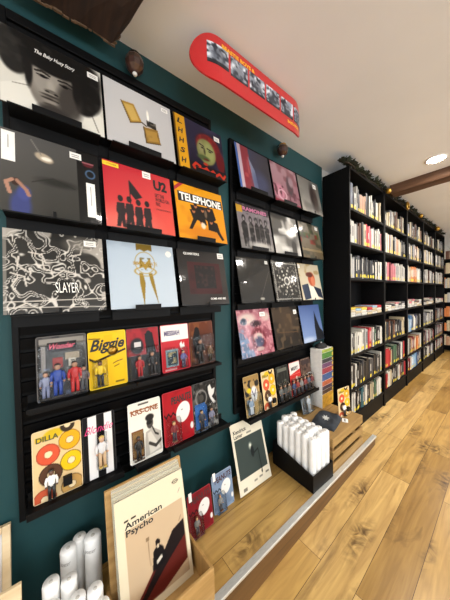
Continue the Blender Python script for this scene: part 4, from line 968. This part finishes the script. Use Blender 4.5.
# ---- garland on top of the bookcases
random.seed(9)
leafm = [mat('leaf_dark', '161c10', .7, var=.3), mat('leaf_light', '2b3420', .7, var=.3), mat('twig', '3a2c20', .7)]
b = MB(); x = 2.06
pts = []
while x < 6.4:
    pts.append((x, -.235+random.uniform(-.012, .012), BTOP+.018+random.uniform(0, .012))); x += .08
b.tube(pts, .006, 6, 2)
for p in pts:
    for q in range(34 if p[0] < 2.6 else 17):
        a = random.uniform(0, 2*PI); el = random.uniform(-.2, .8); L = random.uniform(.035, .07)
        d = Vector((math.cos(a)*math.cos(el), math.sin(a)*math.cos(el)*.8, math.sin(el))); s = d.cross(Vector((0, 0, 1))).normalized()*L*.34
        p0 = Vector(p)+Vector((random.uniform(-.04, .04), random.uniform(-.02, .02), random.uniform(-.005, .01)))
        up = s.cross(d).normalized()*.006
        vs = [p0, p0+d*L*.5+s+up, p0+d*L, p0+d*L*.5-s+up]
        vs = [Vector((v.x, v.y, min(max(v.z, BTOP+.002 if v.y > -.255 else BTOP-.03), ceil_z(v.x)-.004))) for v in vs]
        b.add(vs, [(0, 1, 2, 3)], random.choice([0, 0, 1]))
t = empty('leaf_garland', (4.2, -.235, BTOP)); tag(t, 'dark green leaf garland running along the top of the black bookcases', 'garland')
o = b.build('foliage', leafm, t); o.location = (-4.2, .235, -BTOP)
for x, r_, lab in ((2.98, .03, 'small gold bauble in the garland near the brown beam'), (3.70, .045, 'gold ring bauble on the garland, largest of the gold ornaments'), (4.35, .032, 'gold bauble in the garland above the third bookcase'), (5.5, .04, 'gold bauble near the far end of the garland')):
    t = empty('gold_bauble', (x, -.29, BTOP-.01)); tag(t, lab, 'ornament', 'gold baubles in the garland')
    b = MB()
    if r_ > .042:
        ring = [(.045*math.cos(k*PI/10), 0, .045*math.sin(k*PI/10)) for k in range(21)]; b.tube(ring, .011, 8)
    else: b.sphere((0, 0, 0), r_, 14)
    b.build('ball', GOLD, t)
    b = MB(); b.tube([(0, 0, r_*.8), (0, .02, r_+.012), (0, .045, .03)], .003, 6); b.build('hook', GOLD, t)

# ================================================================== ON THE PLATFORM
pine = wood('pine_crate', '93703c', 'b8925a', .5, axis=0, scale=5)
pine2 = wood('pine_side', '98733e', 'b89055', .5, axis=2, scale=5)
pale_pine = wood('pale_pine', 'cbb188', 'e0caa4', .5, axis=0, scale=4)
def poster_crate(x0, x1, label, ms=(pine, pine2), yb=-.25, H=.446, yf=-.158, side=.24):
    """open crate with a tall sloping back and a low front"""
    xc = (x0+x1)/2; w = x1-x0; t = empty('poster_crate', (xc, yb, 0)); tag(t, label, 'crate', 'wooden poster crates')
    yb0, yb1 = .02, .105       # back panel: bottom and top offsets from the base
    b = MB(); b.hexa([(-w/2, yb0-.012, .001), (w/2, yb0-.012, .001), (w/2, yb0, .001), (-w/2, yb0, .001), (-w/2, yb1-.012, H), (w/2, yb1-.012, H), (w/2, yb1, H), (-w/2, yb1, H)]); b.build('back_panel', ms[0], t, bevel=.002)
    for a, c in ((-w/2-.012, -w/2-.0005), (w/2+.0005, w/2+.012)):
        b = MB(); P = [(yf+.001, .001), (yb0, .001), (yb0+(yb1-yb0)*side, H*side), (yf+.001, .128)]
        vs = [(a, y, z) for y, z in P]+[(c, y, z) for y, z in P]
        b.add(vs, [(0, 1, 2, 3), (7, 6, 5, 4), (0, 4, 5, 1), (1, 5, 6, 2), (2, 6, 7, 3), (3, 7, 4, 0)]); b.build('side_panel', ms[1], t, bevel=.0015)
    b = MB(); b.box(-w/2-.012, w/2+.012, yf-.012, yf, .001, .132); f = b.build('front_panel', ms[0], t, bevel=.002)
    b = MB(); b.lathe([(.004, 0), (.004, .0015)], 14, Matrix.Translation((.005, yf-.012, .075)) @ Matrix.Rotation(PI/2, 4, 'X') @ Matrix.Diagonal((2, 5.5, 1, 1)))
    b.build('finger_slot', mat('slot_dark', '2a1c10', .8), f)
    b = MB(); b.box(-w/2, w/2, yf+.0005, yb0-.0125, .001, .009); b.build('bottom_panel', ms[0], t)
    return t
poster_crate(.150, .478, 'wooden crate of film posters standing on the platform')
poster_crate(-.47, -.095, 'pale wooden crate corner at the bottom left edge', ms=(pale_pine, pale_pine), yb=-.30, H=.33, yf=-.11)
# posters in the crate
PWd, PHt = .289, .42
def poster_art():
    c = Cv(90, 130, 'e3d8bf'); c.rect(.11, .27, .94, .93, 'cdb79a'); c.rect(.11, .86, .94, .93, 'b09a80', .4)
    c.poly([(.11, .93), (.42, .72), (.94, .56), (.94, .82), (.55, .93)], '6e2c22'); c.poly([(.55, .66), (.75, .50), (.94, .46), (.94, .60), (.62, .74), (.30, .90), (.14, .93), (.30, .84)], '2a1c1a')
    c.ell(.52, .515, .035, .03, '2a1c1a', .1); c.poly([(.45, .57), (.52, .53), (.59, .57), (.63, .68), (.55, .72), (.42, .72)], '1f1718'); c.ell(.52, .545, .016, .018, 'd8c8ae', .3); c.poly([(.48, .66), (.56, .63), (.57, .66), (.49, .69)], 'd8d0c2')
    c.line([(.39, .44), (.40, .66)], .004, '9a8468'); c.rect(.375, .43, .405, .445, '9a8468'); c.line([(.86, .46), (.9, .42)], .004, '9a8468')
    c.rect(.11, .185, .16, .19, '2a2622'); c.rect(.20, .185, .26, .19, '2a2622'); c.ring(.87, .085, .045, .017, .18, '3a3630'); c.line([(.83, .085), (.91, .085)], .004, '3a3630'); c.line([(.90, .20), (.93, .17)], .004, '9a948a')
    return c
def poster(x, y, z, w, h, lean, label, cv, yaw=0, name='poster', group=None, roll=0, th=.0025):
    t = empty(name, (x, y, z), (-lean, roll, yaw)); tag(t, label, 'poster', group)
    b = MB(); b.box(-w/2, w/2, 0, th, 0, h); b.build('sheet', WHITE, t)
    if cv is not None: print_mesh(cv, w, h, -.0004, 'poster_print', PRINT_MATT, t)
    return t
t = poster(.318, -.300, .0105, PWd, PHt, .235, 'cream film poster lettered American Psycho, front of the crate', poster_art(), group='posters in the crate')
lettering(t, PWd, PHt, -.001, 'American\nPsycho', .11, .205, .63, .335, INK, bold=.022, name='title_lettering')
tones = ['c4b89c', 'c9bfa8', 'e4dcc8', 'bfb7a0', 'ddd3bb', 'cfc5ae', 'e6dfcf', 'c4bca6', 'd6ccb6']
for k in range(8):
    c = Cv(6, 8, tones[k]); c.rect(0, .03, 1, 1, 'b8ad94' if k % 2 else '9a9a86', .5)
    o = poster(.318-.002*(k % 3), -.2925+.0058*k, .0105, PWd-.004*(k % 2), PHt+.0032*k+(.003 if k in (2, 5) else 0), (.235-.004*k), f'film poster in the crate, {ORD[k+1]} from the front', c, group='posters in the crate')
# poster leaning at the wall
c = Cv(80, 110, 'ddd6c4'); c.rect(.06, .25, .94, .80, '4a5450'); c.mottle(4, 3, '3c4644', .5, .8, .6, (np.abs(c.u-.5) < .43)*(np.abs(c.vv-.52) < .26)); c.rect(0, 0, 1, 1, 'ddd6c4', 0)
c.ell(.50, .41, .05, .05, 'a8aca0', .8); c.ell(.50, .40, .02, .02, 'e2e2d4', .7); c.ell(.54, .50, .05, .08, '242a2a', .4); c.line([(.52, .55), (.72, .50), (.74, .84)], .012, '2a302f'); c.ell(.73, .84, .02, .03, '1c2020', .3); c.rect(.85, .04, .95, .05, 'b07a68'); c.rect(.12, .93, .22, .96, '8a857a'); c.rect(.45, .90, .55, .915, '9a958a'); c.rect(.62, .89, .72, .905, '9a958a'); c.rect(.84, .88, .94, .90, '8a857a'); c.rect(.45, .195, .6, .205, 'a09a8e')
t = poster(1.004, -.158, .009, .285, .392, .30, 'cream poster lettered Kendrick Lamar leaning against the teal wall', c, yaw=R(1.5), roll=R(3))
lettering(t, .285, .392, -.001, 'Kendrick\nLamar', .06, .10, .46, .225, INK, bold=.02, name='title_lettering')

# small carded figures on the platform
def small_zig(x, y, bg, bg2, ink, label, w=.143, h=.20):
    t = card(x, .001, w, h, zig_card(bg, bg2, ink), label, y=y, lean=.16, col=bg, group='small carded figures on the platform')
    lettering(t, w, h, -.0012, 'PEANUTS', .14, .10, .96, .25, mat('ink_dark_'+bg, '3a1418' if bg[0] == '8' else '2c333c', .6), bold=.03, name='title_lettering', rise=.03)
    figure(t, -.032, .014, .08, '8a8680', '4a4a50', 'd2a070', '8a5a34'); blister(t, -.066, .004, .006, .10, .03)
    b = MB(); b.box(-.062, -.045, -.003, -.001, h-.03, h+.012); b.build('price_tag', WHITE, t)
small_zig(.520, -.168, '8c1f2c', '771a26', '3a1418', 'dark red figure card on the platform beside the film poster crate')
small_zig(.688, -.140, '8b9bb0', '76879c', '2c333c', 'grey-blue figure card on the platform beside the leaning poster')

# white poster rolls
roll_m = mat('white_roll_plastic', 'f0efec', .35, coat=.3, var=.05, scale=20, bump=.15)
roll_end = mat('roll_end', 'c4c0b8', .7)
def roll(x, y, z, r, h, label, group, tilt=(0, 0), mark=False):
    t = empty('poster_roll', (x, y, z), (tilt[0], tilt[1], random.uniform(0, 1))); tag(t, label, 'poster roll', group)
    b = MB(); b.lathe([(r*.96, 0), (r, .004), (r, h-.006), (r*.93, h)], 20); b.build('paper_roll', roll_m, t)
    b = MB(); b.lathe([(r*.25, h-.002), (r*.25, h+.0006), (r*.12, h+.0012)], 12); b.build('core_hole', roll_end, t)
    if mark:
        vs, fs = text_geo('poster', .0, .3); b = MB()
        P = [(math.sin((a-.5)*1.4)*(r+.0004), -math.cos((a-.5)*1.4)*(r+.0004), h-.05+.018*c_) for a, c_ in vs]; b.add(P, fs); o = b.build('small_print', INKGY, t); o.rotation_euler = (0, 0, -t.rotation_euler.z-.5)
    return t
random.seed(3)
ROLLG = 'white poster rolls by the teal wall'
roll(.030, -.085, .001, .027, .246, 'tall white poster roll against the teal wall, left of the pair', ROLLG, mark=True)
roll(.070, -.053, .001, .024, .236, 'white poster roll behind and between the two tall ones', ROLLG)
roll(.112, -.098, .001, .030, .252, 'tallest white poster roll against the teal wall beside the poster crate', ROLLG, mark=True)
for k, (x, y, h) in enumerate(((-.024, -.185, .255), (.026, -.195, .235), (.046, -.255, .215), (-.022, -.245, .230), (.096, -.268, .218), (.108, -.319, .205), (.033, -.315, .205), (-.03, -.31, .2))):
    lab = ['white poster roll at the back left of the short cluster', 'short white poster roll in front of the tall left roll', 'short white poster roll in the middle of the cluster', 'short white poster roll at the left edge of the cluster',
           'short white poster roll second from the crate', 'short white poster roll nearest the poster crate', 'short white poster roll low in the middle front', 'short white poster roll at the bottom left of the cluster'][k]
    roll(x, y, .001, .0245, h, lab, ROLLG)

# black box of rolls
def roll_box():
    t = empty('roll_box', (1.35, -.25, 0), (0, 0, R(-2))); tag(t, 'black open box full of white poster rolls at the platform edge', 'box')
    w, d = .225, .325; M = BLACKP
    for a, c in ((-w/2, -w/2+.006), (w/2-.006, w/2)):
        P = [(-d/2, .001), (d/2, .001), (d/2, .165), (-d/2, .105)]
        b = MB(); vs = [(a, y, z) for y, z in P]+[(c, y, z) for y, z in P]
        b.add(vs, [(0, 1, 2, 3), (7, 6, 5, 4), (0, 4, 5, 1), (1, 5, 6, 2), (2, 6, 7, 3), (3, 7, 4, 0)]); b.build('side_panel', M, t)
    b = MB(); b.box(-w/2+.0065, w/2-.0065, -d/2, -d/2+.006, .001, .105); b.build('front_panel', M, t)
    b = MB(); b.box(-w/2+.0065, w/2-.0065, d/2-.006, d/2, .001, .165); b.build('back_panel', M, t)
    b = MB(); b.box(-w/2+.0065, w/2-.0065, -d/2+.0065, d/2-.0065, .001, .006); b.build('bottom_panel', M, t)
    return t
roll_box()
ci = 0
for j in range(6):
    for i in range(4):
        x = 1.275+i*.050+.002*j*.8; y = -.379+j*.0505-(i-1.5)*.002
        h = .305+random.uniform(-.012, .018)-(.0 if j else .01)
        roll(x, y, .008, .0237, h, f'white poster roll in the black box, {ORD[i]} from the left, {ORD[j]} row from the front', 'white poster rolls in the black box', (random.uniform(-.002, .002), random.uniform(-.002, .002)))

# wooden slatted crate
cr = wood('crate_wood', '86683a', 'ab8850', .6, axis=0, scale=5)
cr2 = wood('crate_post', '6a4a26', '8d693a', .6, axis=2, scale=5)
def crate():
    x0, x1, y0, y1, H = 1.482, 1.962, -.405, -.03, .233
    t = empty('slatted_crate', ((x0+x1)/2, y0, 0)); tag(t, 'upturned wooden slatted crate beside the black bookcase', 'crate')
    w = x1-x0; d = y1-y0
    for z0, z1 in ((.004, .058), (.088, .142), (.172, H-.013)):
        b = MB(); b.box(-w/2, w/2, 0, .011, z0, z1); b.build('front_slat', cr, t, bevel=.0015)
    for a in (-w/2, w/2-.011):
        for z0, z1 in ((.004, .058), (.088, .142), (.172, H-.013)):
            b = MB(); b.box(a, a+.011, .0115, d-.0005, z0, z1); b.build('end_slat', cr, t, bevel=.0015)
    for px in (-w/2+.0115, w/2-.0365):
        for py in (.0115, d-.026):
            b = MB(); b.box(px, px+.025, py, py+.025, .004, H-.0125); b.build('corner_post', cr2, t)
    n = 5; bw = d/n
    for k in range(n):
        b = MB(); b.box(-w/2, w/2, k*bw+(.001 if k else 0), (k+1)*bw-.002, H-.012, H); b.build('top_board', cr, t, bevel=.0015)
crate()
ZT = .234
# folded shirt
def shirt():
    t = empty('folded_shirt', (1.665, -.262, ZT), (0, 0, R(12))); tag(t, 'folded dark slate t-shirt lying on the wooden crate', 'shirt')
    m = mat('slate_cotton', '262c33', .85, var=.2, scale=60, bump=.3)
    b = MB(); nx, ny = 22, 18; vs = []; rg = random.Random(2)
    ph = [rg.uniform(0, 6) for _ in range(4)]
    for j in range(ny+1):
        for i in range(nx+1):
            u = i/nx*2-1; v = j/ny*2-1
            e = (1-abs(u)**5)*(1-abs(v)**5)
            z = .03*max(0, e)**.5*(1+.14*math.sin(3*u+ph[0]+2*v)+.12*math.sin(5*v+ph[1])+.1*math.sin(7*u-4*v+ph[2]))
            sq = math.sqrt(1-.12*v*v)
            vs.append((u*.122*sq*(1+.03*math.sin(4*v+ph[3])), v*.088*math.sqrt(1-.12*u*u), .001+z))
    n = (nx+1)*(ny+1); fs = [(j*(nx+1)+i, j*(nx+1)+i+1, (j+1)*(nx+1)+i+1, (j+1)*(nx+1)+i) for j in range(ny) for i in range(nx)]
    vs += [(x, y, .0005) for x, y, z in vs]
    fs += [tuple(reversed([k+n for k in f])) for f in fs]
    per = [i for i in range(nx+1)]+[j*(nx+1)+nx for j in range(1, ny+1)]+[ny*(nx+1)+i for i in range(nx-1, -1, -1)]+[j*(nx+1) for j in range(ny-1, 0, -1)]
    fs += [(a, c, c+n, a+n) for a, c in zip(per, per[1:]+per[:1])]
    b.add(vs, fs, 0, True); b.build('cloth', m, t)
    def top(x, y):
        i = int(round((x/.122+1)/2*nx)); j = int(round((y/.088+1)/2*ny)); return vs[min(max(j, 0), ny)*(nx+1)+min(max(i, 0), nx)][2]
    b = MB()
    for k in range(8):
        a0 = k*PI/4; r0, r1 = (.034, .016); a1 = a0+PI/8; a2 = a0+PI/4; C0 = (-.015, .0)
        P = [C0, (C0[0]+r0*math.cos(a0), C0[1]+r0*math.sin(a0)), (C0[0]+r1*math.cos(a1), C0[1]+r1*math.sin(a1)), (C0[0]+r0*math.cos(a2)*.9, C0[1]+r0*math.sin(a2)*.9)]
        b.add([(x, y, top(x, y)+.004) for x, y in P], [(0, 1, 2), (0, 2, 3)])
    b.build('chest_print', mat('shirt_print', 'b9bab4', .7), t)
shirt()
t = empty('price_card', (1.775, -.352, ZT+.001), (0, 0, R(25))); tag(t, 'small white price card lying on the crate beside the shirt', 'price card')
b = MB(); b.box(-.028, .028, -.02, .02, 0, .002, 0); b.build('card', WHITE, t)
b = MB(); b.add([(-.02, -.005, .0024), (.02, -.005, .0024), (.02, .008, .0024), (-.02, .008, .0024)], [(0, 1, 2, 3)]); b.build('print', INKGY, t)
# ring card leaning on the crate, by the bookcase
ring_pack(1.775, ZT+.001, .15, .222, 'tan ring-printed figure card standing on the wooden crate', y=-.318, lean=.06, yaw=R(-8), group='ring-printed figure cards')
# clear pack with a pale figure
c = Cv(40, 60, '8a9296'); c.mottle(6, 3, 'b0b6b8', .5, .8); c.mottle(9, 4, '5a6468', .6, .8, .8); c.rect(0, .8, 1, 1, '6d7478')
t = card(1.60, ZT+.001, .135, .158, c, 'grey clear-fronted figure pack standing at the back of the crate', y=-.105, lean=.2, col='8a9296', group='packs on the wooden crate')
figure(t, .005, .012, .125, 'c9ccd0', 'a8adb2', 'd5d2cc', 'c9cace', y=-.016); blister(t, -.06, .06, .006, .145, .036)
# stack of boxed sets
cols = [('c0902a', .118), ('4a342c', .036), ('3a2e42', .034), ('a85434', .044), ('34507e', .06), ('8a303e', .05), ('5e3c5e', .042), ('2c3036', .038), ('447434', .052), ('8c9a40', .03)]
names = ['yellow', 'brown', 'plum', 'orange', 'blue', 'red', 'purple', 'dark grey', 'green', 'lime']
z = ZT+.001
for (cc, h), nm in zip(cols, names):
    t = empty('boxed_set', (1.905, -.15, z)); tag(t, f'white-sided box with a {nm} front in the tall stack on the crate', 'box', 'stack of colourful boxes on the crate')
    b = MB(); b.box(-.093, .093, .0015, .11, 0, h-.001); b.build('carton', WHITE, t, bevel=.0015)
    b = MB(); b.box(-.092, .092, 0, .0013, .001, h-.002); b.build('front_face', mat('boxfront_'+nm.replace(' ', '_'), cc, .4, var=.35, scale=35), t)
    b = MB(); b.box(.072, .090, -.0008, -.0002, h*.2, h*.75); b.build('sticker', mat('box_sticker', 'd6b84a', .5), t)
    z += h
t = empty('flat_cap', (1.895, -.095, z+.001)); tag(t, 'small black cap lying on top of the stack of boxes', 'cap')
b = MB(); b.lathe([(.056, 0), (.06, .007), (.055, .022), (.038, .035), (.018, .040)], 22, Matrix.Diagonal((1.15, .7, 1, 1))); b.build('crown', mat('black_felt', '151517', .8), t)
b = MB(); b.lathe([(.004, .039), (.009, .042), (.008, .047), (.003, .05)], 10); b.build('button', mat('cap_button', 'a8a8a6', .4), t)

# framed print at the left edge
def frame():
    w, h = .42, .415; t = empty('picture_frame', (-.345, -.115, .001), (-.235, 0, 0)); tag(t, 'pale wooden picture frame leaning at the left edge', 'picture frame')
    for (a, c, z0, z1) in ((-w/2, -w/2+.022, 0, h), (w/2-.022, w/2, 0, h)):
        b = MB(); b.box(a, c, -.014, .006, z0, z1); b.build('frame_bar', pale_pine, t, bevel=.002)
    for (z0, z1) in ((0, .022), (h-.022, h)):
        b = MB(); b.box(-w/2+.0225, w/2-.0225, -.014, .006, z0, z1); b.build('frame_bar', pale_pine, t, bevel=.002)
    c = Cv(30, 30, 'dcd9d4'); c.rect(.75, .3, .9, .9, 'c4c2c8', .5); print_mesh(c, w-.046, h-.046, -.004, 'picture', PRINT_MATT, t, z0=.023)
    b = MB(); b.box(-w/2+.0225, w/2-.0225, -.0035, .004, .0225, h-.0225); b.build('backing', WHITE, t)
frame()
